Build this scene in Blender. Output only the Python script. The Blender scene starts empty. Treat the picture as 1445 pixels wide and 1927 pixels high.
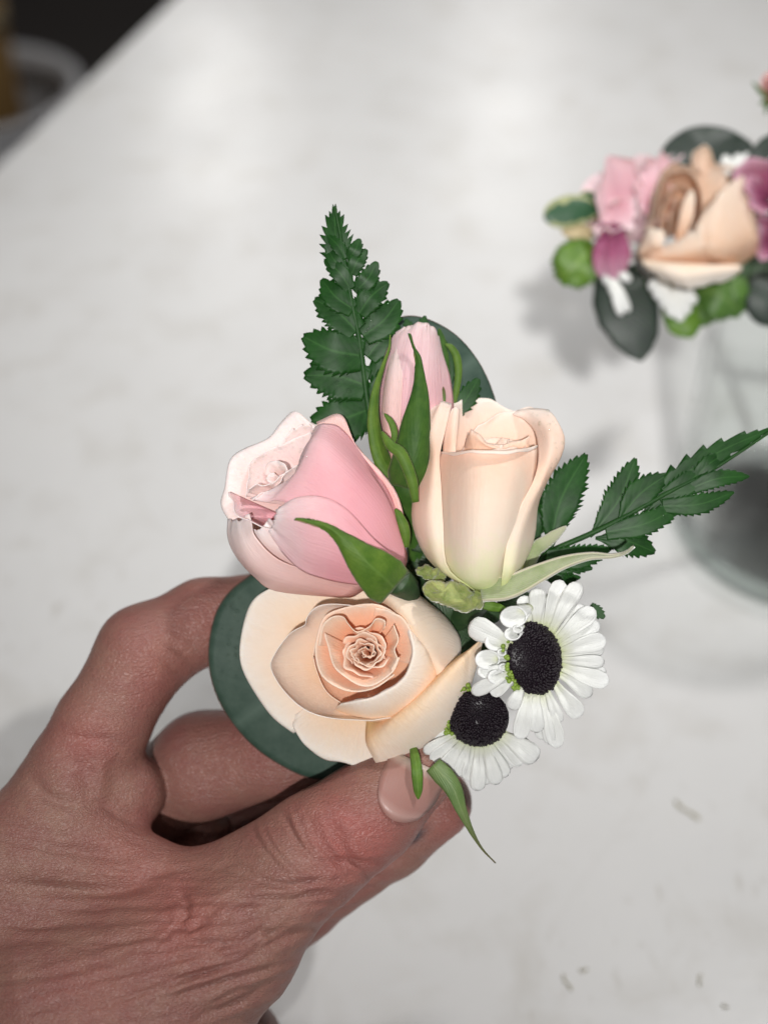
import bpy, math, random
import numpy as np
rng = random.Random(7)
nr = np.random.RandomState(11)
S = bpy.context.scene
COL = S.collection

# ------------------------------------------------------------------ camera
TZ = 0.75                      # height of the table top
CAMH = 0.30                    # camera above the table top
PITCH = math.radians(42)
F = 2300.0                     # focal length in units of a 1445 wide frame
D0 = 0.23                      # distance of the boutonniere
CAM = np.array([0, 0, TZ + CAMH])
FW = np.array([0, math.cos(PITCH), -math.sin(PITCH)])
UP = np.array([0, math.sin(PITCH), math.cos(PITCH)])
RT = np.array([1.0, 0, 0])
cd = bpy.data.cameras.new('camera'); cam = bpy.data.objects.new('camera', cd); COL.objects.link(cam)
cam.location = CAM; cam.rotation_euler = (math.pi/2 - PITCH, 0, 0)
cd.sensor_fit = 'HORIZONTAL'; cd.sensor_width = 36; cd.lens = 36*F/1445
cd.clip_start = 0.01; cd.clip_end = 50
cd.dof.use_dof = True; cd.dof.focus_distance = D0 - 0.002; cd.dof.aperture_fstop = 10
S.camera = cam

def W(px, py, z=0.0):
    """measured point of the photograph, z tenths of a millimetre in front of the boutonniere's distance -> world"""
    px, py, z = np.broadcast_arrays(np.asarray(px, float), np.asarray(py, float), np.asarray(z, float))
    d = D0 - z*1e-4
    X = (px-722.5)*d/F; Y = -(py-963.5)*d/F
    return CAM + d[..., None]*FW + X[..., None]*RT + Y[..., None]*UP
def WP(p):
    p = np.asarray(p, float); return W(p[..., 0], p[..., 1], p[..., 2])
def proj(w):
    r = w-CAM; d = r@FW
    return 722.5+F*(r@RT)/d, 963.5-F*(r@UP)/d, d
def ground(px, py, h=TZ):
    r = FW+(px-722.5)/F*RT-(py-963.5)/F*UP
    return CAM+r*((h-CAM[2])/r[2])

# ------------------------------------------------------------------ light
S.view_settings.view_transform = 'Standard'; S.view_settings.look = 'None'
S.view_settings.exposure = -0.93; S.view_settings.gamma = 1.0
wd = bpy.data.worlds.new('World'); S.world = wd; wd.use_nodes = True
wd.node_tree.nodes['Background'].inputs[0].default_value = (1.0, .985, .97, 1)
wd.node_tree.nodes['Background'].inputs[1].default_value = 0.10
def lamp(name, loc, target, energy, size, color=(1, .985, .965), sy=None, spread=math.pi):
    l = bpy.data.lights.new(name, 'AREA'); l.energy = energy; l.color = color
    l.shape = 'RECTANGLE' if sy else 'DISK'; l.size = size
    if sy: l.size_y = sy
    l.spread = spread
    o = bpy.data.objects.new(name, l); COL.objects.link(o)
    from mathutils import Vector
    o.location = loc; o.rotation_euler = (Vector(target)-Vector(loc)).to_track_quat('-Z', 'Y').to_euler()
    return o
AIM = (0.03, .30, TZ+.08)
def from_dir(az, el, dist):      # azimuth 0 = straight behind the camera, + = to the right
    return (AIM[0]+dist*math.cos(el)*math.sin(az), AIM[1]-dist*math.cos(el)*math.cos(az), AIM[2]+dist*math.sin(el))
R_ = math.radians
def spot(loc, target, energy, half, radius, color=(1, .985, .965)):
    from mathutils import Vector
    l = bpy.data.lights.new('ceiling_spot', 'SPOT'); l.energy = energy; l.color = color; l.spot_size = 2*half; l.spot_blend = 1.0; l.shadow_soft_size = radius
    o = bpy.data.objects.new('ceiling_spot', l); COL.objects.link(o); o.location = loc
    o.rotation_euler = (Vector(target)-Vector(loc)).to_track_quat('-Z', 'Y').to_euler()
SPOT_AT = (.05, .62, TZ)
spot(from_dir(R_(-5), R_(37.5), 2.6), SPOT_AT, 520, R_(7.5), .04)
lamp('ceiling_lamp', from_dir(R_(-8), R_(46), 2.6), AIM, 8, .12)
lamp('ceiling_lamp', from_dir(R_(118), R_(66), 1.8), AIM, 29, .13)
lamp('ceiling_lamp', from_dir(R_(80), R_(60), 2.2), AIM, 4, .2)
def mirror_lamp(px, py, dist, energy, size):
    r = FW+(px-722.5)/F*RT-(py-963.5)/F*UP; g = ground(px, py)
    r = r/np.linalg.norm(r); r[2] = -r[2]
    lamp('ceiling_lamp', tuple(g+r*dist), tuple(g), energy, size)
mirror_lamp(940, 300, 3.6, 10, .2)
mirror_lamp(410, 260, 3.6, 10, .2)

# ------------------------------------------------------------------ helpers
WL = {}
def tag(o, label=None, cat=None, group=None, kind=None):
    if label: o['label'] = label
    if cat: o['category'] = cat
    if group: o['group'] = group
    if kind: o['kind'] = kind
    return o
def _place(o, base, parent):
    base = np.asarray(base, float); WL[o.name] = base
    if parent is not None:
        o.parent = parent; o.location = base-WL[parent.name]
    else: o.location = base
    COL.objects.link(o)
    return o
def empty(name, base, parent=None, label=None, cat=None, group=None):
    o = bpy.data.objects.new(name, None); o.empty_display_size = .005
    return tag(_place(o, base, parent), label, cat, group)
def obj(name, V, Fc, mat, parent=None, base=None, uv=None, solid=0, smooth=True, attrs=None):
    V = np.asarray(V, float).reshape(-1, 3)
    if base is None: base = V.mean(0)
    me = bpy.data.meshes.new(name)
    me.from_pydata((V-base).tolist(), [], Fc if isinstance(Fc, list) else Fc.tolist())
    if uv is not None:
        l = me.uv_layers.new(name='UVMap'); li = np.empty(len(me.loops), dtype=np.int32)
        me.loops.foreach_get('vertex_index', li); l.data.foreach_set('uv', np.asarray(uv, np.float32)[li].ravel())
    for k, a in (attrs or {}).items():
        at = me.attributes.new(k, 'FLOAT', 'POINT'); at.data.foreach_set('value', np.asarray(a, np.float32))
    if smooth: me.polygons.foreach_set('use_smooth', np.ones(len(me.polygons), bool))
    me.materials.append(mat); me.update()
    o = bpy.data.objects.new(name, me)
    if solid:
        m = o.modifiers.new('thickness', 'SOLIDIFY'); m.thickness = solid; m.offset = 0; m.use_quality_normals = True
    return _place(o, base, parent)
def crs(P, n):
    """Catmull-Rom through the rows of P (k,...) -> n rows"""
    P = np.asarray(P, float); k = len(P)
    E = np.concatenate([2*P[:1]-P[1:2], P, 2*P[-1:]-P[-2:-1]]); t = np.linspace(0, k-1, n)
    i = np.minimum(t.astype(int), k-2); f = (t-i).reshape((-1,)+(1,)*(P.ndim-1))
    a, b, c, d = E[i], E[i+1], E[i+2], E[i+3]
    return .5*(2*b+(c-a)*f+(2*a-5*b+4*c-d)*f*f+(3*b-a-3*c+d)*f**3)
def gridf(nv, nu, wrap=False):
    i = np.arange(nv-1)[:, None]*nu; j = np.arange(nu-1)[None]
    a = (i+j).ravel(); return np.stack([a, a+1, a+nu+1, a+nu], 1)
def griduv(nv, nu):
    u, v = np.meshgrid(np.linspace(0, 1, nu), np.linspace(0, 1, nv)); return np.stack([u.ravel(), v.ravel()], 1)
def wob(P, amp, seed, edge=0.0):
    """gentle natural unevenness of a petal net (nv,nu,3), in tenths of mm"""
    q = np.random.RandomState(seed); nv, nu = P.shape[:2]
    u, v = np.meshgrid(np.linspace(0, 1, nu), np.linspace(0, 1, nv)); D = np.zeros((nv, nu, 3))
    for _ in range(5):
        a, b = q.uniform(2, 9), q.uniform(1, 5); ph = q.uniform(0, 6.3, 2)
        D += (np.sin(a*u+ph[0])*np.sin(b*v+ph[1]))[..., None]*q.normal(0, .5, 3)
    for _ in range(3):
        a = q.uniform(12, 34); ph = q.uniform(0, 6.3)
        D += edge*(np.sin(a*u+ph)*v**5)[..., None]*q.normal(0, .62, 3)
    return P+D*amp
SEED = [100]
def petal(net, mat, parent, name='petal', nu=26, nv=26, amp=1.6, edge=1.0, solid=.00015, label=None):
    SEED[0] += 1
    P = crs(np.asarray(net, float), nv); P = crs(P.transpose(1, 0, 2), nu).transpose(1, 0, 2)
    P = wob(P, amp, SEED[0], edge)
    o = obj(name, WP(P), gridf(nv, nu), mat, parent, base=WP(P[0].mean(0)), uv=griduv(nv, nu), solid=solid)
    return tag(o, label)
def fan(rim, base, mat, parent, bs=.06, bowl=.5, belly=0, lip=0, nu=40, nv=22, cone=False, **k):
    rim = crs(np.array(rim, float), nu); base = np.array(base, float); v = np.linspace(0, 1, nv)[:, None, None]
    b = base+bs*(rim-base)
    g = np.sin(v*math.pi/2)**.9
    if cone: g = v**.85; bowl = -.25
    P = b+(rim-b)*g
    zf = (1-bowl)*v+bowl*(1-np.cos(v*math.pi/2))
    P[..., 2] = (b[..., 2]+(rim-b)[..., 2]*zf[..., 0])-belly*np.sin(math.pi*v[..., 0])-lip*np.clip((v[..., 0]-.84)/.16, 0, 1)**2
    k.setdefault('amp', 1.6)
    SEED[0] += 1; amp = k.pop('amp'); edge = k.pop('edge', 1.1)
    P = wob(P, amp, SEED[0], edge)
    return obj(k.get('name', 'petal'), WP(P), gridf(nv, nu), mat, parent, base=WP(P[0].mean(0)), uv=griduv(nv, nu), solid=.00015)
def ring(c, axis, th, hw, r0, r1, h0, h1, mat, parent, sp=.06, lip=0, belly=0, drop=.25, ruf=0, amp=.8, nu=30, nv=16, squash=1.0, name='petal', notch=0, pw=0):
    """one cupped petal round an axis; c, r, h in photo units (tenths of mm)"""
    a = np.array(axis, float); a /= np.linalg.norm(a)
    e1 = np.cross(a, [0.13, .98, .15]); e1 /= np.linalg.norm(e1); e2 = np.cross(a, e1)
    u, v = np.meshgrid(np.linspace(-1, 1, nu), np.linspace(0, 1, nv))
    SEED[0] += 1; q = np.random.RandomState(SEED[0]); ph = q.uniform(0, 6.3, 3)
    t = th+u*hw
    r = r0+(r1-r0)*(v**pw if pw else np.sin(v*math.pi/2))+belly*np.sin(v*math.pi)
    r = r*(1+sp*u)+lip*np.clip((v-.75)/.25, 0, 1)**2
    r = r+ruf*(np.sin(5*t+ph[0])+.6*np.sin(9*t+ph[1]))*v**4
    top = h1-(h1-h0)*drop*np.abs(u)**3-notch*np.exp(-(u/.12)**2)
    h = h0+(top-h0)*v-.5*lip*np.clip((v-.75)/.25, 0, 1)**3+ruf*.6*np.sin(6*t+ph[2])*v**4
    X = np.array(c, float)*[1, -1, 1]+a*h[..., None]+e1*(r*np.cos(t))[..., None]+e2*(r*np.sin(t)*squash)[..., None]
    P = X*[1, -1, 1]
    P = wob(P, amp, SEED[0], .5)
    return obj(name, WP(P), gridf(nv, nu), mat, parent, base=WP(P[0].mean(0)), uv=griduv(nv, nu), solid=.00014)
PROF = {
 'pinna': lambda t: np.interp(t, [0, .12, .3, .5, .75, .9, 1], [.66, .76, .97, 1, .74, .40, .02]),
 'pinna2': lambda t: np.interp(t, [0, .1, .25, .5, .75, .9, 1], [.10, .20, .62, 1, .76, .42, .02]),
 'frondtip': lambda t: np.interp(t, [0, .08, .25, .6, .85, 1], [.10, .55, 1, .68, .28, .02]),
 'sepal': lambda t: np.interp(t, [0, .1, .25, .4, .55, .7, .85, 1], [.86, 1, .82, .54, .29, .14, .07, .02]),
 'blade': lambda t: np.interp(t, [0, .2, .5, .8, .95, 1], [.5, .85, 1, .75, .3, .05]),
 'strap': lambda t: np.interp(t, [0, .25, .5, .75, .9, .97, 1], [.38, .55, .82, 1, .86, .55, .2]),
 'egg': lambda t: np.interp(t, [0, .1, .3, .55, .8, .93, 1], [.3, .6, .95, 1, .72, .38, .05]),
 'oval': lambda t: np.sqrt(np.clip(1-(2*t-1)**2, .004, 1)),
}
def blade(spine, hw, mat, parent=None, prof='blade', name='leaf', serr=0, ns=9, tilt=0, arch=0, groove=0, nt=24, nw=9, solid=.0003, skew=0, wav=0, label=None, base=None, twist=0, rough=0):
    """a leaf, sepal or strap petal along a spine of measured points; hw = half width"""
    SEED[0] += 1; q = np.random.RandomState(SEED[0])
    n = ns*4+1 if serr else nt
    C = crs(spine, n) if len(spine) > 2 else np.linspace(np.array(spine[0], float), np.array(spine[1], float), n)
    t = np.linspace(0, 1, n); d = np.gradient(C, axis=0); dl = np.hypot(d[:, 0], d[:, 1])+1e-6
    side = np.stack([-d[:, 1]/dl, d[:, 0]/dl, np.zeros(n)], 1); fwd = np.stack([d[:, 0]/dl, d[:, 1]/dl, np.zeros(n)], 1)
    w = hw*PROF[prof](t); s = np.linspace(-1, 1, nw)
    L = dl.sum()
    P = np.zeros((n, nw, 3))
    for i in range(n):
        tl = tilt+twist*t[i]
        sd = side[i]*math.cos(tl)+np.array([0, 0, math.sin(tl)])
        for j in range(nw):
            ww = w[i]; off = 0
            if serr and abs(s[j]) == 1 and t[i] > .14:
                ph = (t[i]*ns) % 1.0
                ph = ph+.001
                ww = w[i]*(1+serr*(ph-.45)); off = serr*hw*.55*ph
            P[i, j] = C[i]+sd*ww*s[j]+fwd[i]*off
            P[i, j, 2] += arch*w[i]*(1-s[j]**2)-groove*hw*math.exp(-(s[j]/.22)**2)*min(1, 3*(1-t[i]))
            P[i, j, 2] += wav*hw*math.sin(t[i]*9+q.uniform(0, .3)+s[j]*2)*abs(s[j])
    if rough: P = P+crs(crs(q.normal(0, rough, (9, 5, 3)), n).transpose(1, 0, 2), nw).transpose(1, 0, 2)+q.normal(0, rough*.18, P.shape)
    uv = np.stack([np.broadcast_to((s+1)/2, (n, nw)).ravel(), np.broadcast_to(t[:, None], (n, nw)).ravel()], 1)
    o = obj(name, WP(P), gridf(n, nw), mat, parent, base=WP(C[0]) if base is None else base, uv=uv, solid=solid)
    return tag(o, label)
def tube(pts, rad, mat, parent=None, name='stem', n=24, ns=10):
    C = crs(pts, n); R = crs(np.asarray(rad, float)[:, None] if np.ndim(rad) else np.full((len(pts), 1), float(rad)), n)[:, 0]
    Wc = WP(C); dep = D0-C[:, 2]*1e-4
    d = np.gradient(Wc, axis=0); d /= np.linalg.norm(d, axis=1)[:, None]
    ref = np.array([.31, .2, .93]); a = np.cross(d, ref); a /= np.linalg.norm(a, axis=1)[:, None]; b = np.cross(d, a)
    th = np.linspace(0, 2*math.pi, ns, endpoint=False); V = []
    for i in range(n):
        V += [Wc[i]+(R[i]*dep[i]/F)*(a[i]*math.cos(x)+b[i]*math.sin(x)) for x in th]
    Fc = [[i*ns+j, i*ns+(j+1) % ns, (i+1)*ns+(j+1) % ns, (i+1)*ns+j] for i in range(n-1) for j in range(ns)]
    Fc += [list(range(ns))[::-1], list(range((n-1)*ns, n*ns))]
    return obj(name, V, Fc, mat, parent, base=Wc[0], uv=np.stack([np.full(len(V), .3), np.repeat(np.linspace(0, .6, n), ns)], 1))
def ico(c, r, sub=1):
    import bmesh
    bm = bmesh.new(); bmesh.ops.create_icosphere(bm, subdivisions=sub, radius=1)
    V = np.array([v.co[:] for v in bm.verts]); Fc = [[v.index for v in f.verts] for f in bm.faces]; bm.free()
    return V, Fc
ICV, ICF = ico(0, 1, 2)
def beads(pts, rads, mat, parent, name, base=None, stretch=None, sub=None):
    V, Fc = [], []
    for p, r in zip(pts, rads):
        o = len(V)*len(ICV)
        v = ICV*r*(np.array([1, 1, 1]) if stretch is None else stretch)
        V.append(v+p); Fc += [[i+o for i in f] for f in ICF]
    return tag(obj(name, np.concatenate(V), Fc, mat, parent, base=base), kind='stuff')
def lathe(prof, c, mat, parent, name, n=64, solid=0):
    V = [[c[0]+r*math.cos(a), c[1]+r*math.sin(a), c[2]+z] for r, z in prof for a in np.linspace(0, 2*math.pi, n, endpoint=False)]
    k = len(prof); Fc = [[i*n+j, i*n+(j+1) % n, (i+1)*n+(j+1) % n, (i+1)*n+j] for i in range(k-1) for j in range(n)]
    return obj(name, V, Fc, mat, parent, base=np.array(c, float), solid=solid)

# ------------------------------------------------------------------ materials
class NT:
    def __init__(s, name):
        s.m = bpy.data.materials.new(name); s.m.use_nodes = True; s.t = s.m.node_tree; s.N = s.t.nodes; s.b = s.N['Principled BSDF']
    def n(s, typ, **k):
        x = s.N.new('ShaderNode'+typ)
        for a, v in k.items():
            if isinstance(v, tuple) and a.startswith('i'): pass
            setattr(x, a, v)
        return x
    def l(s, a, b): s.t.links.new(a, b)
    def ramp(s, fac, stops):
        r = s.n('ValToRGB'); e = r.color_ramp.elements
        while len(e) < len(stops): e.new(.5)
        for x, (p, c) in zip(e, stops):
            x.position = p; x.color = (*c, 1) if len(c) == 3 else c
        s.l(fac, r.inputs[0]); return r.outputs[0]
    def noise(s, vec, scale, detail=3, rough=.55, dist=0):
        x = s.n('TexNoise'); x.inputs['Scale'].default_value = scale; x.inputs['Detail'].default_value = detail
        x.inputs['Roughness'].default_value = rough; x.inputs['Distortion'].default_value = dist
        if vec is not None: s.l(vec, x.inputs['Vector'])
        return x.outputs['Fac']
    def mapping(s, vec, scale=(1, 1, 1), rot=(0, 0, 0), loc=(0, 0, 0)):
        x = s.n('Mapping'); x.inputs['Scale'].default_value = scale; x.inputs['Rotation'].default_value = rot; x.inputs['Location'].default_value = loc
        s.l(vec, x.inputs['Vector']); return x.outputs[0]
    def coord(s, k='Object'):
        return s.n('TexCoord').outputs[k]
    def mix(s, f, a, b, mode='MIX'):
        x = s.n('Mix'); x.data_type = 'RGBA'; x.blend_type = mode
        for i, v in ((0, f), (6, a), (7, b)):
            if hasattr(v, 'is_output'): s.l(v, x.inputs[i])
            else: x.inputs[i].default_value = v if i == 0 else (*v, 1)
        return x.outputs[2]
    def math(s, op, a, b=0.0):
        x = s.n('Math'); x.operation = op
        for i, v in ((0, a), (1, b)):
            if hasattr(v, 'is_output'): s.l(v, x.inputs[i])
            else: x.inputs[i].default_value = v
        return x.outputs[0]
    def bump(s, h, dist, strength=1.0, normal=None):
        x = s.n('Bump'); x.inputs['Distance'].default_value = dist; x.inputs['Strength'].default_value = strength
        s.l(h, x.inputs['Height'])
        if normal is not None: s.l(normal, x.inputs['Normal'])
        return x.outputs[0]
    def set(s, **k):
        for a, v in k.items():
            i = s.b.inputs[a.replace('_', ' ')]
            if hasattr(v, 'is_output'): s.l(v, i)
            else: i.default_value = v
        return s.m
def petal_mat(name, stops, vein=(.0, .0, .0), vamt=.12, rough=.55, sss=.24, rad=(.0016, .0009, .0006), spec=.22, varc=(1, 1, 1), ridge=1.0, vs=26):
    t = NT(name); uv = t.coord('UV'); sep = t.n('SeparateXYZ'); t.l(uv, sep.inputs[0])
    ob = t.coord('Object')
    wv = t.noise(t.mapping(uv, (vs, 2.2 if vs > 20 else .6, 1)), 2.0, 4, .6)
    blot = t.noise(ob, 160, 5, .65)
    vy = t.math('ADD', sep.outputs[1], t.math('MULTIPLY', t.math('SUBTRACT', blot, .5), .34))
    col = t.ramp(vy, stops)
    oi = t.n('ObjectInfo')
    f = t.math('MULTIPLY', t.ramp(wv, [(.48, (0, 0, 0)), (.68, (1, 1, 1))]), vamt)
    col = t.mix(f, col, vein)
    col = t.mix(t.math('MULTIPLY', oi.outputs['Random'], .35), col, varc, 'MULTIPLY')
    fine = t.noise(ob, 1500, 2)
    h = t.math('ADD', t.math('MULTIPLY', wv, ridge), t.math('MULTIPLY', fine, .25))
    nb = t.bump(h, .00026, .6)
    return t.set(Base_Color=col, Roughness=rough, Subsurface_Weight=sss, Subsurface_Radius=rad, Subsurface_Scale=1.0, Specular_IOR_Level=spec, Normal=nb)
M = {}
M['peach_open'] = petal_mat('peach petal open', [(0, (.66, .50, .22)), (.18, (.86, .54, .32)), (.5, (.88, .67, .52)), (.82, (.88, .75, .65)), (1, (.89, .80, .72))], (.86, .66, .50), .22, varc=(1, .96, .90))
M['peach_heart'] = petal_mat('peach petal heart', [(0, (.80, .26, .10)), (.4, (.90, .43, .26)), (.8, (.92, .55, .39)), (1, (.92, .70, .56))], (.88, .48, .34), .22, varc=(1, .93, .86))
M['peach_bud'] = petal_mat('peach petal upright', [(0, (.62, .68, .28)), (.10, (.76, .72, .42)), (.24, (.87, .68, .54)), (.55, (.89, .57, .43)), (.88, (.88, .66, .55)), (1, (.89, .74, .65))], (.89, .62, .49), .08, ridge=.4)
M['peach_inner'] = petal_mat('peach petal inner', [(0, (.85, .45, .28)), (.6, (.90, .55, .40)), (1, (.90, .68, .56))], (.85, .48, .34), .3)
M['pink'] = petal_mat('pink petal', [(0, (.76, .34, .38)), (.3, (.80, .34, .38)), (.62, (.85, .46, .48)), (.86, (.87, .60, .60)), (1, (.88, .73, .71))], (.82, .40, .45), .25)
M['pink_pale'] = petal_mat('pale pink petal', [(0, (.82, .42, .38)), (.4, (.86, .54, .50)), (.75, (.87, .66, .62)), (1, (.89, .77, .74))], (.82, .58, .56), .3, rough=.4)
M['pink_bud'] = petal_mat('pink bud petal', [(0, (.72, .34, .36)), (.5, (.78, .46, .48)), (1, (.84, .64, .62))], (.70, .32, .36), .5)
M['daisy_white'] = petal_mat('white ray petal', [(0, (.62, .68, .34)), (.14, (.76, .78, .62)), (.35, (.80, .81, .77)), (1, (.80, .81, .80))], (.68, .70, .66), .45, rough=.6, spec=.12, rad=(.0010, .0010, .0009), sss=.12, ridge=2.4, vs=7)  # broad grey streaks put groove shading into the white
M['corsage_peach'] = petal_mat('corsage peach petal', [(0, (.66, .36, .22)), (.5, (.80, .57, .44)), (1, (.84, .70, .58))], (.70, .44, .30), .3, rough=.35)
M['corsage_pink'] = petal_mat('corsage pink petal', [(0, (.58, .26, .31)), (.5, (.72, .44, .48)), (1, (.80, .60, .62))], (.66, .28, .36), .4)
M['magenta'] = petal_mat('magenta petal', [(0, (.16, .03, .07)), (.5, (.32, .09, .17)), (1, (.55, .31, .39))], (.26, .03, .13), .5)
M['dusty_pink'] = petal_mat('dusty pink petal', [(0, (.34, .12, .12)), (.6, (.50, .22, .22)), (1, (.60, .32, .30))], (.3, .1, .1), .5)

def leaf_mat(name, c1, c2, rib=None, edge=None, rough=.38, spec=.5, fuzz=0, vein_scale=14, base_mix=None, sss=.12, bmp=.7, rim=False):
    t = NT(name); uv = t.coord('UV'); sep = t.n('SeparateXYZ'); t.l(uv, sep.inputs[0]); ob = t.coord('Object')
    col = t.mix(t.ramp(t.noise(ob, 260, 5, .65), [(.35, (0, 0, 0)), (.68, (1, 1, 1))]), c1, c2)
    ax = t.math('ABSOLUTE', t.math('SUBTRACT', sep.outputs[0], .5))
    # side veins: slanted stripes leaving the midrib
    sl = t.math('SUBTRACT', sep.outputs[1], t.math('MULTIPLY', ax, .7))
    st = t.math('SINE', t.math('MULTIPLY', sl, vein_scale*6.283))
    vein = t.ramp(st, [(.80, (0, 0, 0)), (1, (1, 1, 1))])
    if rib:
        mid = t.ramp(ax, [(0, (1, 1, 1)), (.045, (0, 0, 0))])
        col = t.mix(t.math('MULTIPLY', mid, .75), col, rib); col = t.mix(t.math('MULTIPLY', vein, .14), col, rib)
    if edge:
        if rim: ra = t.n('Attribute'); ra.attribute_name = 'rim'; col = t.mix(t.ramp(ra.outputs['Fac'], [(.985, (0, 0, 0)), (1, (1, 1, 1))]), col, edge)
        else: col = t.mix(t.ramp(ax, [(.486, (0, 0, 0)), (.498, (1, 1, 1))]), col, edge)
    if base_mix:
        col = t.mix(t.ramp(sep.outputs[1], [(.35, (0, 0, 0)), (1, (1, 1, 1))]), col, base_mix)
    h = t.math('ADD', t.math('MULTIPLY', st, -.25), t.math('MULTIPLY', t.noise(ob, 900, 3), .8))
    nb = t.bump(h, .00012, bmp)
    return t.set(Base_Color=col, Roughness=rough, Specular_IOR_Level=spec, Normal=nb, Sheen_Weight=fuzz, Sheen_Roughness=.5, Subsurface_Weight=sss, Subsurface_Radius=(.0006, .0012, .0003), Subsurface_Scale=1.0)
M['fern'] = leaf_mat('fern green', (.006, .036, .005), (.013, .062, .009), rib=(.03, .10, .02), rough=.46, spec=.20, vein_scale=7, bmp=.08, sss=0)
M['fern_rib'] = leaf_mat('fern rachis green', (.012, .05, .010), (.022, .07, .016), rough=.5, spec=.2)
M['eucalyptus'] = leaf_mat('eucalyptus green', (.030, .058, .042), (.050, .082, .062), rib=(.075, .115, .09), edge=(.15, .07, .06), rough=.55, spec=.2, vein_scale=5, sss=0, rim=True, bmp=.25)
M['sepal'] = leaf_mat('sepal green', (.050, .115, .010), (.105, .18, .022), rib=(.10, .18, .03), edge=(.26, .19, .09), rough=.55, fuzz=.10, sss=.1, bmp=.25, spec=.22)
M['sepal_dark'] = leaf_mat('dark sepal green', (.022, .070, .009), (.055, .120, .017), edge=(.22, .2, .07), rough=.55, fuzz=.08, bmp=.25, spec=.2)
M['sepal_fuzzy'] = leaf_mat('downy sepal green', (.24, .30, .13), (.34, .38, .22), edge=(.50, .47, .34), rough=.75, fuzz=.8, spec=.2, base_mix=(.42, .42, .30))
M['sepal_yellow'] = leaf_mat('yellow green calyx', (.13, .19, .03), (.40, .42, .14), edge=(.45, .40, .2), rough=.6, fuzz=.5)
M['stem'] = leaf_mat('dark stem green', (.015, .04, .012), (.03, .07, .02), rough=.55)
M['tip_leaf'] = leaf_mat('withering sepal green', (.09, .16, .04), (.15, .22, .07), rib=(.22, .28, .12), edge=(.2, .12, .06), rough=.5, base_mix=(.12, .09, .04))
M['bright_leaf'] = leaf_mat('bright leaf green', (.065, .15, .010), (.12, .23, .022), rib=(.18, .28, .06), rough=.5)
M['mid_leaf'] = leaf_mat('mid leaf green', (.04, .10, .015), (.08, .17, .03), rib=(.12, .2, .05), rough=.5)
M['dark_leaf'] = leaf_mat('dark leaf green', (.016, .026, .020), (.026, .040, .030), rough=.5, edge=(.03, .04, .03))
def simple(name, col, **k):
    return NT(name).set(Base_Color=(*col, 1), **k)
t = NT('dark disc floret'); ob = t.coord('Object')
M['disc'] = t.set(Base_Color=t.mix(t.noise(ob, 900, 3), (.004, .002, .005), (.016, .008, .014)), Roughness=.42, Specular_IOR_Level=.35)
M['disc_green'] = simple('green outer floret', (.20, .30, .04), Roughness=.5)
def clear(name, tint, edge_tint, rough, ior):
    t = NT(name); N = t.N; tr = t.n('BsdfTransparent'); gl = t.n('BsdfGlossy'); gl.inputs['Roughness'].default_value = rough
    lw = t.n('LayerWeight'); lw.inputs['Blend'].default_value = .25
    t.l(t.mix(t.ramp(lw.outputs['Facing'], [(.45, (0, 0, 0)), (1, (1, 1, 1))]), tint, edge_tint), tr.inputs[0])
    mx = t.n('MixShader'); lf = t.n('LayerWeight'); lf.inputs['Blend'].default_value = .5
    t.l(t.math('ADD', t.math('MULTIPLY', t.math('POWER', lf.outputs['Facing'], 5.0), .85), .035), mx.inputs[0]); t.l(tr.outputs[0], mx.inputs[1]); t.l(gl.outputs[0], mx.inputs[2])
    N.remove(t.b); t.l(mx.outputs[0], N['Material Output'].inputs[0]); return t.m
M['water'] = clear('water', (.97, .98, .97), (.75, .78, .75), .03, 1.36)
# variegated leaf
t = NT('variegated leaf'); uv = t.coord('UV'); sep = t.n('SeparateXYZ'); t.l(uv, sep.inputs[0])
ax = t.math('ABSOLUTE', t.math('SUBTRACT', sep.outputs[0], .5)); nz = t.noise(t.coord('Object'), 300, 3)
e = t.ramp(t.math('ADD', ax, t.math('MULTIPLY', t.math('SUBTRACT', nz, .5), .5)), [(.30, (.02, .075, .03)), (.36, (.38, .40, .20))])
M['variegated'] = t.set(Base_Color=e, Roughness=.45)

# ------------------------------------------------------------------ table, floor
t = NT('white painted board'); ob = t.coord('Object')
big = t.noise(ob, 7, 4, .6); mid = t.noise(ob, 38, 5, .6, .4)
col = t.mix(t.ramp(big, [(.3, (0, 0, 0)), (.7, (1, 1, 1))]), (.670, .667, .662), (.725, .722, .717))
col = t.mix(t.math('MULTIPLY', t.ramp(mid, [(.50, (0, 0, 0)), (.72, (1, 1, 1))]), .42), col, (.52, .495, .45))
mp = t.mapping(ob, (1, .35, 1), (0, 0, .6))
spk = t.ramp(t.noise(mp, 260, 3, .6), [(.60, (0, 0, 0)), (.74, (1, 1, 1))])
gate = t.ramp(t.noise(t.mapping(ob, loc=(.3, .1, 0)), 9, 2), [(.47, (0, 0, 0)), (.62, (1, 1, 1))])
col = t.mix(t.math('MULTIPLY', t.math('MULTIPLY', spk, gate), .42), col, (.34, .30, .24))
scr = t.n('TexWave'); scr.inputs['Scale'].default_value = 2.2; scr.inputs['Distortion'].default_value = 9; scr.inputs['Detail'].default_value = 2; scr.inputs['Detail Scale'].default_value = .6
t.l(t.mapping(ob, (3, 1.4, 1), (0, 0, .9)), scr.inputs['Vector'])
col = t.mix(t.math('MULTIPLY', t.ramp(scr.outputs['Fac'], [(.996, (0, 0, 0)), (1, (1, 1, 1))]), .05), col, (.5, .48, .44))
rg = t.math('ADD', .24, t.math('MULTIPLY', t.noise(ob, 16, 3), .16))
M['table'] = t.set(Base_Color=col, Roughness=rg, Specular_IOR_Level=.42, Normal=t.bump(t.noise(ob, 60, 3), .0004, .25))
M['table_edge'] = simple('worn board edge', (.55, .50, .42), Roughness=.6)
t = NT('dark floor'); ob = t.coord('Object')
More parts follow.
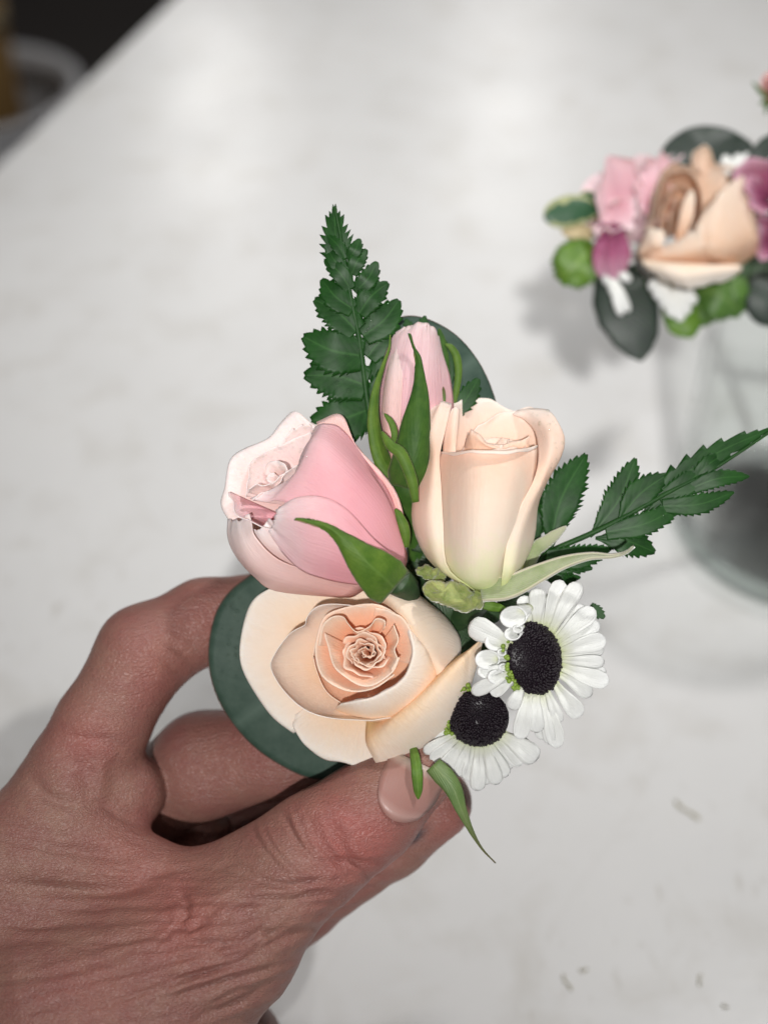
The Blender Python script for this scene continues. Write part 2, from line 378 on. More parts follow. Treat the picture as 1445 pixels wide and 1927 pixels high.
M['floor'] = t.set(Base_Color=t.mix(t.noise(ob, 5, 4), (.010, .007, .006), (.030, .021, .017)), Roughness=.7)
A = ground(0, 305); B = ground(320, 0); dv = (B-A)/np.linalg.norm(B-A)
P0 = A-dv*.75; P1 = B+dv*.9; nrm = np.array([dv[1], -dv[0], 0])
P2 = P1+nrm*1.35; P3 = P0+nrm*1.35
tb = empty('table', [*((P0+P1+P2+P3)[:2]/4), 0], label='white painted work table with smudges and a worn edge, under everything', cat='table')
def prism(name, poly, z0, z1, mat, parent, bevel=0):
    n = len(poly); V = [[p[0], p[1], z0] for p in poly]+[[p[0], p[1], z1] for p in poly]
    Fc = [list(range(n))[::-1], list(range(n, 2*n))]+[[i, (i+1) % n, n+(i+1) % n, n+i] for i in range(n)]
    o = obj(name, V, Fc, mat, parent, base=np.array([*np.mean([q[:2] for q in poly], 0), z1]), smooth=False)
    if bevel:
        m = o.modifiers.new('bevel', 'BEVEL'); m.width = bevel; m.segments = 3
    return o
poly = [P0, P3, P2, P1]
a2 = (P1-P0)[:2]; b2 = (P3-P0)[:2]
if a2[0]*b2[1]-a2[1]*b2[0] > 0: poly = poly[::-1]
prism('tabletop', poly, TZ-.022, TZ, M['table'], tb, .002)
cen = (P0+P1+P2+P3)/4
for p in (P0, P1, P2, P3):
    q = cen+(p-cen)*.88
    prism('leg', [[q[0]-.03, q[1]-.03], [q[0]+.03, q[1]-.03], [q[0]+.03, q[1]+.03], [q[0]-.03, q[1]+.03]], 0, TZ-.022, M['table_edge'], tb)
V = [[-6, -4, 0], [6, -4, 0], [6, 9, 0], [-6, 9, 0]]
tag(obj('floor', V, [[0, 1, 2, 3]], M['floor'], base=np.zeros(3), smooth=False), kind='structure')

# ------------------------------------------------------------------ white bucket on the floor at the back left
M['bucket'] = simple('white plastic', (.62, .62, .64), Roughness=.4)
t = NT('brown card'); M['card'] = t.set(Base_Color=t.mix(t.noise(t.mapping(t.coord('Object'), (1, 1, 14)), 9, 3), (.20, .11, .035), (.30, .18, .06)), Roughness=.7)
bz = .36; rc = ground(-75, 165, bz)
bk = empty('bucket', [rc[0], rc[1], 0], label='white plastic bucket with thick rim standing beyond the table edge', cat='bucket')
lathe([(.001, .004), (.12, .004), (.125, .0), (.131, .02), (.150, bz-.06), (.151, bz-.05)], [rc[0], rc[1], 0], M['bucket'], bk, 'body', solid=.003)
lathe([(.151, bz-.05), (.163, bz-.05), (.164, bz-.035), (.158, bz-.032), (.157, bz-.012), (.165, bz-.008), (.165, bz), (.148, bz), (.147, bz-.05), (.151, bz-.05)], [rc[0], rc[1], 0], M['bucket'], bk, 'rim')
ct = empty('cardboard_tube', [rc[0]+.0, rc[1]+.02, .03], label='brown cardboard tube standing inside the white bucket', cat='tube')
lathe([(.001, 0), (.062, 0), (.064, .30), (.064, .445), (.058, .447), (.056, .30), (.05, .05)], [rc[0]+.005, rc[1]+.03, .03], M['card'], ct, 'wall')
lathe([(.0645, .40), (.067, .401), (.067, .43), (.0645, .431)], [rc[0]+.005, rc[1]+.03, .03], simple('pale band', (.34, .26, .15), Roughness=.6), ct, 'band')

# ------------------------------------------------------------------ hand (one continuous skin grown from a distance field)
def build_hand():
    vox = .0005
    def seg(a, b, ra, rb):
        a, b = np.array(a, float), np.array(b, float); A_, B_ = WP(a), WP(b)
        return (A_, B_, ra*(D0-a[2]*1e-4)/F, rb*(D0-b[2]*1e-4)/F)
    palm = [seg((-260, 2150, -40), (-560, 2380, -60), 330, 300), seg((-260, 2150, -40), (285, 1968, -45), 330, 195), seg((-250, 1830, -90), (60, 1620, -130), 250, 125),
            seg((60, 1640, -140), (150, 1470, -170), 125, 98), seg((150, 1930, -20), (425, 1785, -20), 225, 124),
            seg((150, 1700, -110), (420, 1690, -75), 95, 62),
            seg((150, 1590, -130), (340, 1672, -90), 85, 55), seg((-250, 1900, -260), (60, 1640, -330), 230, 120)]
    thumb = [seg((150, 1960, -20), (430, 1775, -20), 210, 122), seg((430, 1775, -20), (600, 1600, -55), 118, 94), seg((350, 1668, -75), (600, 1585, -58), 50, 90), seg((600, 1600, -55), (690, 1530, -75), 96, 90),
             seg((690, 1535, -75), (786, 1452, -92), 90, 72)]
    index = [seg((150, 1560, -185), (236, 1490, -200), 86, 76), seg((140, 1480, -170), (190, 1370, -175), 98, 88), seg((190, 1370, -175), (272, 1228, -205), 84, 88), seg((272, 1228, -205), (385, 1168, -240), 86, 77), seg((385, 1168, -240), (520, 1130, -240), 76, 58)]
    middle = [seg((60, 1580, -380), (300, 1492, -345), 105, 86), seg((300, 1492, -345), (385, 1440, -295), 86, 97), seg((385, 1440, -295), (520, 1415, -255), 98, 88), seg((520, 1415, -255), (680, 1380, -230), 86, 62)]
    ring_ = [seg((60, 1650, -420), (380, 1610, -470), 110, 100), seg((380, 1610, -470), (640, 1540, -400), 100, 92), seg((640, 1540, -400), (760, 1480, -290), 80, 70)]
    little = [seg((150, 1800, -420), (380, 1850, -370), 110, 92), seg((380, 1850, -370), (560, 1690, -300), 90, 80), seg((560, 1690, -300), (732, 1570, -235), 80, 78), seg((732, 1570, -235), (818, 1512, -205), 78, 70)]
    low = [seg((320, 1640, -380), (385, 1572, -345), 66, 54), seg((150, 1900, -330), (425, 1985, -320), 120, 112)]
    allp = palm+thumb+index+middle+ring_+little
    lo = np.min([np.minimum(s[0], s[1])-max(s[2:]) for s in allp], 0)-.003
    hi = np.max([np.maximum(s[0], s[1])+max(s[2:]) for s in allp], 0)+.003
    x1, _, _ = 0, 0, 0
    lo = np.maximum(lo, WP(np.array([-600., 963, 0]))*[1, 0, 0]+[0, lo[1], lo[2]])
    n = np.ceil((hi-lo)/vox).astype(int)+1
    gx, gy, gz = [lo[i]+vox*np.arange(n[i]) for i in range(3)]
    G = np.stack(np.meshgrid(gx, gy, gz, indexing='ij'), -1).astype(np.float32)
    def sd(s):
        a, b, ra, rb = s; ba = (b-a).astype(np.float32); pa = G-a.astype(np.float32)
        h = np.clip(pa@ba/float(ba@ba), 0, 1); d = np.sqrt(((pa-h[..., None]*ba)**2).sum(-1))
        return d-(ra+(rb-ra)*h)
    def smin(a, b, k):
        h = np.clip(.5+.5*(b-a)/k, 0, 1); return b*(1-h)+a*h-k*h*(1-h)
    def chain(ss, k):
        f = sd(ss[0])
        for s in ss[1:]: f = smin(f, sd(s), k)
        return f
    fp = chain(palm, .007)
    f = smin(fp, chain(thumb, .004), .004)
    for fg, k in ((index, .004), (middle, .003), (ring_, .003), (little, .003), (low, .003)):
        f = np.minimum(f, smin(fp, chain(fg, .0025), k))
    for a_ in range(3):
        for e_ in (0, -1):
            sl = [slice(None)]*3; sl[a_] = e_; f[tuple(sl)] = np.maximum(f[tuple(sl)], vox*.3)
    # naive surface nets
    c = f < 0
    cs = c[:-1, :-1, :-1].astype(np.int8)
    cnt = sum(c[i:n[0]-1+i, j:n[1]-1+j, k:n[2]-1+k].astype(np.int8) for i in (0, 1) for j in (0, 1) for k in (0, 1))
    act = np.argwhere((cnt > 0) & (cnt < 8)); idx = -np.ones(np.array(f.shape)-1, np.int64); idx[tuple(act.T)] = np.arange(len(act))
    acc = np.zeros((len(act), 3)); num = np.zeros(len(act))
    cor = [(i, j, k) for i in (0, 1) for j in (0, 1) for k in (0, 1)]
    for p in cor:
        for ax_ in range(3):
            if p[ax_] == 0:
                q = list(p); q[ax_] = 1
                fa = f[tuple((act+p).T)]; fb = f[tuple((act+q).T)]; m = (fa < 0) != (fb < 0)
                tt = fa/(fa-fb+1e-12); pos = np.array(p)+np.outer(tt, np.array(q)-np.array(p))
                acc[m] += pos[m]; num[m] += 1
    V = lo+vox*(act+acc/num[:, None])
    faces = []
    for ax_ in range(3):
        o1, o2 = [(1, 2), (2, 0), (0, 1)][ax_]
        sl0 = [slice(None)]*3; sl1 = [slice(None)]*3; sl0[ax_] = slice(0, -1); sl1[ax_] = slice(1, None)
        a, b = c[tuple(sl0)], c[tuple(sl1)]; E = np.argwhere(a != b)
        E = E[(E[:, o1] > 0) & (E[:, o2] > 0) & (E[:, o1] < n[o1]-1) & (E[:, o2] < n[o2]-1)]
        e1 = np.zeros(3, int); e1[o1] = 1; e2 = np.zeros(3, int); e2[o2] = 1
        q = np.stack([idx[tuple((E-e1-e2).T)], idx[tuple((E-e2).T)], idx[tuple(E.T)], idx[tuple((E-e1).T)]], 1)
        fl = ~a[tuple(E.T)]; q[fl] = q[fl][:, ::-1]; faces.append(q)
    Q = np.concatenate(faces)
    def relax(V, it):
        for _ in range(it):
            s = np.zeros_like(V); w = np.zeros(len(V))
            for i in range(4):
                a, b = Q[:, i], Q[:, (i+1) % 4]
                np.add.at(s, a, V[b]); np.add.at(s, b, V[a]); np.add.at(w, a, 1); np.add.at(w, b, 1)
            V = .5*V+.5*s/w[:, None]
        return V
    V = relax(V, 3)
    def normals(V):
        p = V[Q]; nf = np.cross(p[:, 2]-p[:, 0], p[:, 3]-p[:, 1]); N = np.zeros_like(V)
        for i in range(4): np.add.at(N, Q[:, i], nf)
        return N/(np.linalg.norm(N, axis=1)[:, None]+1e-20)
    N = normals(V); px, py, dp = proj(V)
    front = np.clip(-(N@FW)*2.0, 0, 1)*np.clip((.262-dp)/.006, 0, 1)
    D = np.zeros(len(V)); red = np.zeros(len(V))
    def crease(pts, w, depth, ridge=.16):
        C = crs(np.array(pts, float), 70); L = np.linspace(0, 1, 70); env = np.sin(np.pi*np.clip(L, .03, .97))**.5
        m = (px > C[:, 0].min()-4*w) & (px < C[:, 0].max()+4*w) & (py > C[:, 1].min()-4*w) & (py < C[:, 1].max()+4*w) & (front > 0)
        ii = np.where(m)[0]
        if not len(ii): return
        d2 = (px[ii, None]-C[None, :, 0])**2+(py[ii, None]-C[None, :, 1])**2; k = d2.argmin(1); d = np.sqrt(d2[np.arange(len(ii)), k])
        g = np.exp(-(d/w)**2)-ridge*np.exp(-((d-2.1*w)/(1.1*w))**2)
        D[ii] -= 1.05*depth*1e-4*g*env[k]
    z5 = lambda *p: [(.4844*x, 1050+.4844*y) for x, y in p]
    z4 = lambda *p: [(.2491*x, 1350+.2491*y) for x, y in p]
    # web fold, knuckle hollow and the larger creases
    crease(z4((0, 1260), (300, 1290), (640, 1310), (900, 1290), (1080, 1230), (1230, 1160)), 15, 15)
    crease(z4((-50, 900), (300, 960), (600, 1020), (850, 1050), (1020, 1130)), 13, 9)
    crease(z4((-50, 720), (200, 820), (400, 880), (640, 880)), 10, 5)
    crease(z4((250, 470), (340, 590), (500, 650), (640, 650)), 12, 8)
    crease(z4((640, 650), (780, 670), (900, 740), (1080, 830)), 9, 5, .1)
    crease(z4((480, 170), (640, 160), (820, 180), (960, 260)), 12, 6)
    crease(z4((560, 300), (640, 420), (680, 520), (700, 620)), 24, 13, .2)
    crease(z4((800, 330), (860, 420), (860, 560), (840, 660)), 22, 10, .2)
    crease(z5((590, 350), (640, 400), (700, 440), (740, 440)), 12, 5); crease(z5((610, 320), (680, 350), (740, 400)), 9, 4)
    for i, x in enumerate((1085, 1130, 1185, 1235, 1285, 1320)):
        crease(z5((x-45, 960+12*i), (x-5, 1050+6*i), (x+48, 1130+8*i), (x+125, 1215+4*i)), 11 if i % 2 else 14, (7, 12, 14, 13, 9, 6)[i])
    for i in range(9):
        x = 1020+i*38+rng.uniform(-10, 10)
        crease(z5((x-60, 1000+rng.uniform(-30, 60)), (x, 1120), (x+110, 1240)), 5, 3)
    for a in (((700, 1700), (850, 1650), (1050, 1590)), ((760, 1790), (900, 1740), (1060, 1660)), ((820, 1560), (980, 1540), (1165, 1460)), ((640, 1640), (820, 1610), (1120, 1530)),
              ((960, 1480), (1020, 1450), (1090, 1490)), ((600, 1470), (800, 1500), (1000, 1500)), ((660, 1420), (720, 1440), (800, 1420)), ((690, 1290), (720, 1350), (700, 1420)), ((900, 1320), (1060, 1340), (1260, 1300)),
              ((940, 1230), (1100, 1270), (1300, 1250))):
        crease(z5(*a), 8, 7)
    # fan of fine lines over the back of the hand towards the thumb
    for i in range(170):
        tt = rng.random(); x0 = rng.uniform(-60, 560); ln = rng.uniform(90, 300); x1 = x0+ln
        ya = 1190+tt*720; sl = .06-.42*((tt-.1))-.16*max(0, x0)/600
        yb = ya+x0*sl*.5; pts = []
        for k in range(6):
            f_ = k/5; pts.append((.4844*(2.06*(x0+ln*f_)), 1050+.4844*(yb+ln*2.06*f_*sl+rng.uniform(-9, 9))))
        crease(pts, rng.uniform(4.2, 7.5), rng.uniform(.8, 2.4))
    for i in range(70):
        x0 = rng.uniform(250, 560); y0 = rng.uniform(1690, 1930); ln = rng.uniform(40, 150); an = rng.uniform(-.75, -.1)
        crease([(x0+ln*k/4*math.cos(an), y0+ln*k/4*math.sin(an)+rng.uniform(-5, 5)) for k in range(5)], rng.uniform(4, 6.5), rng.uniform(.8, 2.2))
    V = V+N*(D*front)[:, None]
    # blood under the skin: redder knuckles, cuticle and web; browner back
    for x, y, r, a in ((640, 1560, 75, .9), (700, 1590, 60, .8), (350, 1740, 85, .75), (250, 1620, 90, .5), (300, 1250, 80, .5), (160, 1390, 60, .6), (400, 1150, 70, .4), (850, 1560, 60, .7), (620, 1690, 80, .3), (180, 1870, 90, .4), (430, 1430, 120, .35)):
        red += a*np.exp(-((px-x)**2+(py-y)**2)/r**2)
    spot = np.exp(-(((px-782)*.77+(py-1576)*-.64)/24)**2-(((px-782)*.64+(py-1576)*.77)/9)**2)*(dp > .235)
    return V, Q, np.clip(red, 0, 1), spot
t = NT('skin'); ob = t.coord('Object')
at = t.n('Attribute'); at.attribute_name = 'redness'; sp = t.n('Attribute'); sp.attribute_name = 'ink'
n1 = t.noise(ob, 95, 5, .68); n2 = t.noise(ob, 420, 4, .6)
col = t.mix(t.ramp(n1, [(.36, (0, 0, 0)), (.66, (1, 1, 1))]), (.275, .150, .115), (.240, .104, .088))
col = t.mix(t.math('MULTIPLY', at.outputs['Fac'], .75), col, (.36, .108, .094))
col = t.mix(t.math('MULTIPLY', t.ramp(n2, [(.40, (0, 0, 0)), (.72, (1, 1, 1))]), .35), col, (.24, .100, .088))
col = t.mix(t.math('MULTIPLY', sp.outputs['Fac'], .95), col, (.012, .018, .03))
# fine skin lines: small cells stretched across the hand
mp = t.mapping(ob, (520, 900, 900), (0, 0, .25))
vo = t.n('TexVoronoi'); vo.feature = 'DISTANCE_TO_EDGE'; vo.inputs['Scale'].default_value = 1.9; t.l(t.mix(.12, mp, (0, 0, 0)), vo.inputs['Vector'])
nm = t.n('TexNoise'); nm.inputs['Scale'].default_value = 300; nm.inputs['Detail'].default_value = 3; t.l(ob, nm.inputs['Vector'])
dis = t.n('VectorMath'); dis.operation = 'SCALE'; t.l(nm.outputs['Color'], dis.inputs[0]); dis.inputs['Scale'].default_value = .0016
ad = t.n('VectorMath'); ad.operation = 'ADD'; t.l(ob, ad.inputs[0]); t.l(dis.outputs[0], ad.inputs[1])
mp = t.mapping(ad.outputs[0], (500, 1150, 1000), (0, 0, .2)); t.l(mp, vo.inputs['Vector'])
cell = t.math('MINIMUM', vo.outputs['Distance'], .28)
h = t.math('ADD', t.math('MULTIPLY', cell, 2.2), t.math('MULTIPLY', t.noise(ob, 1800, 3), .5))
h = t.math('ADD', h, t.math('MULTIPLY', t.noise(t.mapping(ad.outputs[0], (70, 560, 560), (0, 0, .3)), 2.0, 4, .6), 2.0))
M['skin'] = t.set(Base_Color=col, Roughness=t.math('ADD', .34, t.math('MULTIPLY', n2, .16)), Subsurface_Weight=.22, Subsurface_Radius=(.0022, .0009, .0006), Subsurface_Scale=1.0, Specular_IOR_Level=.38, Normal=t.bump(h, .00024, .62))
t = NT('nail'); sep = t.n('SeparateXYZ'); t.l(t.coord('UV'), sep.inputs[0]); M['nail'] = t.set(Base_Color=t.ramp(sep.outputs[1], [(0, (.40, .20, .17)), (.10, (.44, .27, .24)), (.24, (.36, .19, .165)), (.8, (.35, .19, .16)), (.95, (.50, .40, .34))]), Roughness=.36, Specular_IOR_Level=.5, Subsurface_Weight=.2, Subsurface_Radius=(.001, .0005, .0004), Normal=t.bump(t.noise(t.mapping(t.coord('UV'), (30, 1.5, 1)), 2, 2), .0001, .5))
HV, HQ, HR, HS = build_hand()
hand = obj('hand', HV, HQ, M['skin'], base=WP(np.array([300., 1750, -80])), attrs={'redness': HR, 'ink': HS})
tag(hand, 'left hand with lined reddish skin pinching the boutonniere between thumb and fingers', 'hand')
# thumb nail, following the thumb's round top
bpy.context.view_layer.update()
def on_hand(px_, py_, lift):
    r = W(px_, py_, 0)-CAM; r /= np.linalg.norm(r)
    ok, loc, no, _ = hand.ray_cast(CAM-WL['hand'], r, distance=.5)
    return (np.array(loc)+WL['hand']-r*lift*1e-4) if ok else None
NP_ = np.zeros((9, 11, 3)); last = None
for j in range(9):
    f_ = j/8
    for i in range(11):
        s_ = (i-5)/5; ax_, ay, sx, sy = .42, -.91, .91, .42
        wd_ = 57*(.62+.38*math.sin(min(1, f_*1.7+.12)*math.pi/2)); L_ = -52+118*f_+(20*s_*s_*(1-f_))
        p = on_hand(762+ax_*L_+sx*s_*wd_, 1497+ay*L_+sy*s_*wd_, 4.5-2.5*s_*s_-(2.5 if j == 0 else 0))
        NP_[j, i] = p if p is not None else (last if last is not None else 0)
        last = NP_[j, i]
for _ in range(2):
    NP_[1:-1, 1:-1] = .5*NP_[1:-1, 1:-1]+.125*(NP_[:-2, 1:-1]+NP_[2:, 1:-1]+NP_[1:-1, :-2]+NP_[1:-1, 2:])
obj('thumbnail', NP_, gridf(9, 11), M['nail'], hand, base=NP_[0, 5], uv=griduv(9, 11), solid=.0005)

# ------------------------------------------------------------------ boutonniere
bt = empty('boutonniere', WP(np.array([780., 1200, -160])), label='boutonniere of spray roses, daisies and fern held between the thumb and fingers', cat='boutonniere')
def part(name, at_, label): return empty(name, WP(np.array(at_, float)), bt, label)

# --- open peach rose
r1 = part('rose', (688, 1235, -112), 'open cream and peach rose seen face on, above the thumb')
po, ph_ = M['peach_open'], M['peach_heart']
fan([(548, 1376, -76), (500, 1335, -66), (466, 1280, -54), (455, 1222, -46), (463, 1160, -48), (486, 1115, -52), (540, 1086, -48), (590, 1073, -44), (645, 1079, -38), (700, 1098, -32), (745, 1112, -42), (790, 1128, -74)], (692, 1235, -100), po, r1, bowl=.25, belly=-14, lip=8, amp=4.2, nu=70, nv=34)
fan([(552, 1338, -64), (556, 1374, -60), (590, 1412, -58), (645, 1437, -58), (716, 1451, -60), (770, 1428, -66), (805, 1390, -74)], (690, 1250, -100), po, r1, bowl=.2, belly=-12, amp=3.6, lip=6, nu=60)
fan([(705, 1137, 20), (654, 1135, 28), (607, 1142, 28), (579, 1159, 24), (569, 1177, 14), (541, 1197, 20), (516, 1230, 18), (511, 1262, 18), (533, 1304, 20), (575, 1339, 24), (632, 1357, 26), (690, 1358, 22), (732, 1351, 12), (785, 1356, -14)], (690, 1240, -112), po, r1, bowl=.35, belly=-4, lip=9, amp=2.6, nu=70, nv=34)
petal([[(690, 1345, -62), (740, 1325, -90), (800, 1285, -75), (850, 1245, -50), (893, 1216, -12)],
       [(688, 1392, -26), (742, 1350, 8), (796, 1308, 28), (848, 1258, 30), (902, 1206, 10)],
       [(700, 1422, -30), (768, 1376, 16), (822, 1333, 28), (866, 1281, 24), (906, 1206, 6)],
       [(716, 1451, -60), (800, 1402, -40), (850, 1362, -30), (887, 1292, -18), (909, 1206, 0)],
       [(715, 1440, -65), (790, 1392, -65), (838, 1345, -58), (872, 1288, -75), (904, 1212, -22)]], po, r1, amp=1.4)
petal([[(706, 1160, -74), (740, 1190, -74), (765, 1225, -68), (800, 1278, -90)],
       [(703, 1135, -40), (736, 1165, -35), (762, 1212, -35), (806, 1284, -50)],
       [(709, 1112, 4), (742, 1138, 22), (772, 1176, 26), (797, 1216, 18), (836, 1282, -12)][:2]+[(784, 1195, 24), (836, 1282, -12)],
       [(716, 1109, -10), (768, 1120, 2), (826, 1180, 4), (845, 1281, -24)],
       [(718, 1107, -40), (790, 1122, -40), (862, 1196, -48), (858, 1275, -52)],
       [(720, 1112, -90), (795, 1132, -68), (858, 1200, -77), (856, 1270, -68)]], po, r1, amp=1.4)
# cup whose outside shows lower right
petal([[(635, 1332, -68), (700, 1345, -74), (770, 1335, -68), (815, 1290, -68), (812, 1220, -68), (770, 1150, -62)],
       [(632, 1336, -30), (700, 1358, -24), (775, 1340, -20), (822, 1288, -24), (818, 1220, -24), (770, 1150, -26)],
       [(634, 1330, -4), (696, 1340, 16), (760, 1318, 22), (800, 1274, 20), (800, 1214, 16), (758, 1152, 6)],
       [(640, 1325, 18), (692, 1320, 36), (738, 1300, 42), (767, 1272, 42), (780, 1228, 38), (768, 1172, 26)],
       [(643, 1321, 14), (691, 1314, 28), (734, 1295, 34), (762, 1269, 34), (774, 1227, 30), (763, 1174, 20)]], po, r1, amp=1)
C1 = (690, 1228)
fan([(590+0*i+101*(1-math.cos(i*math.pi/6)), 1235+102*math.sin(i*math.pi/6), -8) for i in range(7)], (690, 1232, -70), M['peach_heart'], r1, bowl=.3, amp=.8)
fan([(792-101*(1-math.cos(i*math.pi/6)), 1235-98*math.sin(i*math.pi/6), -10) for i in range(7)], (690, 1232, -70), M['peach_heart'], r1, bowl=.3, amp=.8)
fan([(760, 1166, 24), (725, 1142, 26), (690, 1136, 24), (640, 1146, 22), (610, 1162, 26), (597, 1198, 30), (594, 1234, 32), (608, 1276, 34), (652, 1301, 38), (700, 1297, 44), (742, 1270, 46)], (690, 1232, -56), M['peach_heart'], r1, cone=True, amp=1.0)
fan([(776, 1250, 38), (781, 1215, 34), (768, 1176, 30), (740, 1152, 28), (706, 1144, 26)], (690, 1232, -56), M['peach_heart'], r1, cone=True, amp=.8)
fan([(600, 1215, 30), (606, 1180, 36), (625, 1161, 40), (645, 1160, 40), (655, 1175, 34), (672, 1190, 30), (695, 1180, 36), (708, 1164, 42), (724, 1168, 40), (724, 1182, 34)], (690, 1220, -50), M['peach_heart'], r1, cone=True, lip=-4, amp=.8)
fan([(612, 1190, 34), (616, 1215, 36), (632, 1258, 38), (662, 1284, 42), (701, 1291, 46), (735, 1268, 48), (752, 1238, 46)], (690, 1232, -50), M['peach_heart'], r1, cone=True, amp=.8)
fan([(742, 1176, 36), (750, 1200, 42), (742, 1225, 44), (748, 1240, 46), (738, 1262, 48)], (700, 1232, -50), M['peach_heart'], r1, cone=True, amp=.8)
RAD = [5, 9, 13, 18, 24, 30, 37, 44]
for i, rr in enumerate(RAD):
    for k_ in range(2 if i > 1 else 1):
        ring((C1[0]+3-.55*i+rng.uniform(-1.5, 1.5), C1[1]+.4*i+rng.uniform(-1.5, 1.5), 0), (-.10+rng.uniform(-.05, .05), .06+rng.uniform(-.05, .05), 1), .6+i*2.3+k_*3.0, rng.uniform(1.05, 1.5), max(2, rr*.55), rr+rng.uniform(-3, 3), -30-1.5*i, 30+rng.uniform(-3, 4)+.5*i, ph_, r1, sp=.20, ruf=.7+.34*i, amp=1.1, lip=1.5+.3*i, nu=40, nv=16, squash=.86, drop=.3, pw=1.35, notch=rng.choice([0, 0, 5]))

# --- upright peach rose
r2 = part('rose', (905, 1110, -20), 'pale peach half open rose standing upright on the right')
pb, pi_ = M['peach_bud'], M['peach_inner']
petal([[(858, 1100, -60), (885, 1108, -80), (925, 1108, -85), (960, 1100, -60)], [(850, 1000, -60), (890, 1000, -95), (930, 1000, -105), (972, 1000, -80)], [(838, 870, -50), (880, 865, -90), (930, 865, -108), (982, 865, -84)],
       [(836, 800, -50), (875, 795, -90), (920, 795, -112), (972, 800, -100)], [(842, 766, -50), (868, 753, -84), (910, 748, -104), (964, 772, -104)]], pb, r2)
petal([[(870, 1095, -30), (920, 1100, -50), (975, 1085, -60), (1000, 1050, -50)], [(880, 950, -40), (930, 960, -70), (980, 950, -74), (1010, 930, -50)], [(880, 860, -40), (930, 860, -66), (985, 855, -76), (1022, 860, -56)],
       [(884, 824, -45), (925, 805, -66), (980, 798, -76), (1030, 810, -58)], [(900, 801, -50), (945, 776, -72), (1000, 767, -78), (1038, 777, -60)]], pb, r2)
for i in range(9):
    ring((934-.6*i, 1000, -30), (.02, .95, .26), 2.2+i*2.3, 1.4, 8, 12+i*6.0, -60, 176+6*math.sin(2.2*i)-i*1.4, pi_, r2, sp=.14, ruf=1.8, amp=.7, lip=4, nu=30, nv=14, drop=.10)
petal([[(880, 1095, -20), (905, 1095, 0), (940, 1090, 0), (985, 1060, -20)], [(872, 960, -10), (900, 960, 20), (960, 960, 20), (1000, 950, -10)], [(872, 870, -10), (900, 860, 24), (950, 860, 24), (998, 860, -6)], [(876, 832, -8), (890, 818, 20), (930, 842, 34), (996, 830, 0)], [(880, 818, -12), (892, 808, 12), (932, 838, 26), (1000, 822, -6)]], pi_, r2, amp=1.2)
petal([[(884, 1108, 20), (905, 1113, 30), (925, 1114, 30), (946, 1109, 16)], [(825, 1060, 15), (880, 1078, 78), (925, 1080, 78), (962, 1060, 40)], [(815, 980, 5), (880, 985, 98), (945, 985, 98), (992, 975, 35)],
       [(815, 900, 0), (885, 905, 96), (955, 905, 96), (1006, 895, 35)], [(820, 866, 0), (885, 862, 85), (955, 864, 85), (1010, 854, 36)], [(826, 854, 2), (888, 850, 86), (955, 854, 86), (1010, 842, 30)], [(826, 850, 8), (888, 846, 94), (956, 850, 95), (1011, 838, 34)], [(825, 855, 9), (887, 851, 97), (957, 856, 98), (1010, 843, 36)]], pb, r2, amp=1.6)
petal([[(872, 1104, -40), (876, 1107, -10), (886, 1109, 24), (893, 1110, 40)], [(825, 1055, -80), (808, 1056, -30), (824, 1066, 40), (842, 1066, 62)], [(800, 985, -90), (776, 985, -30), (802, 985, 48), (834, 985, 58)],
       [(810, 920, -90), (782, 915, -30), (808, 915, 46), (830, 915, 54)], [(820, 860, -80), (801, 858, -20), (814, 858, 34), (827, 860, 44)], [(820, 810, -70), (792, 810, -10), (812, 815, 30), (836, 818, 40)],
       [(825, 775, -60), (804, 776, -10), (825, 774, 20), (847, 777, 22)], [(835, 764, -60), (816, 765, -20), (833, 757, 0), (852, 761, 0)]], pb, r2, amp=1.5)
petal([[(944, 1107, 50), (948, 1110, 40), (950, 1110, 10), (945, 1105, -40)], [(946, 1078, 76), (966, 1073, 66), (986, 1060, 0), (970, 1060, -70)], [(955, 1022, 76), (980, 1016, 58), (1006, 1010, -20), (985, 1010, -80)],
       [(977, 957, 66), (1000, 955, 46), (1013, 950, -20), (990, 950, -90)], [(1004, 902, 46), (1022, 905, 40), (1030, 905, -10), (1000, 900, -80)], [(1012, 860, 14), (1036, 860, 28), (1054, 862, -10), (1012, 850, -90)],
       [(1006, 815, -36), (1036, 815, 0), (1062, 824, -20), (1030, 810, -80)], [(986, 790, -64), (1012, 785, -40), (1044, 786, -30), (1030, 790, -80)], [(960, 778, -76), (990, 769, -66), (1030, 771, -56), (1025, 777, -86)]], pb, r2, amp=1.5)
petal([[(848, 1085, 20), (850, 1086, 24), (854, 1090, 30)], [(838, 960, 30), (846, 960, 50), (856, 960, 60)], [(834, 860, 10), (846, 850, 22), (858, 850, 24)], [(838, 800, -10), (852, 798, 0), (862, 805, -2)], [(850, 770, -10), (857, 765, -8), (864, 770, -12)]], pb, r2, nu=10, amp=.8)
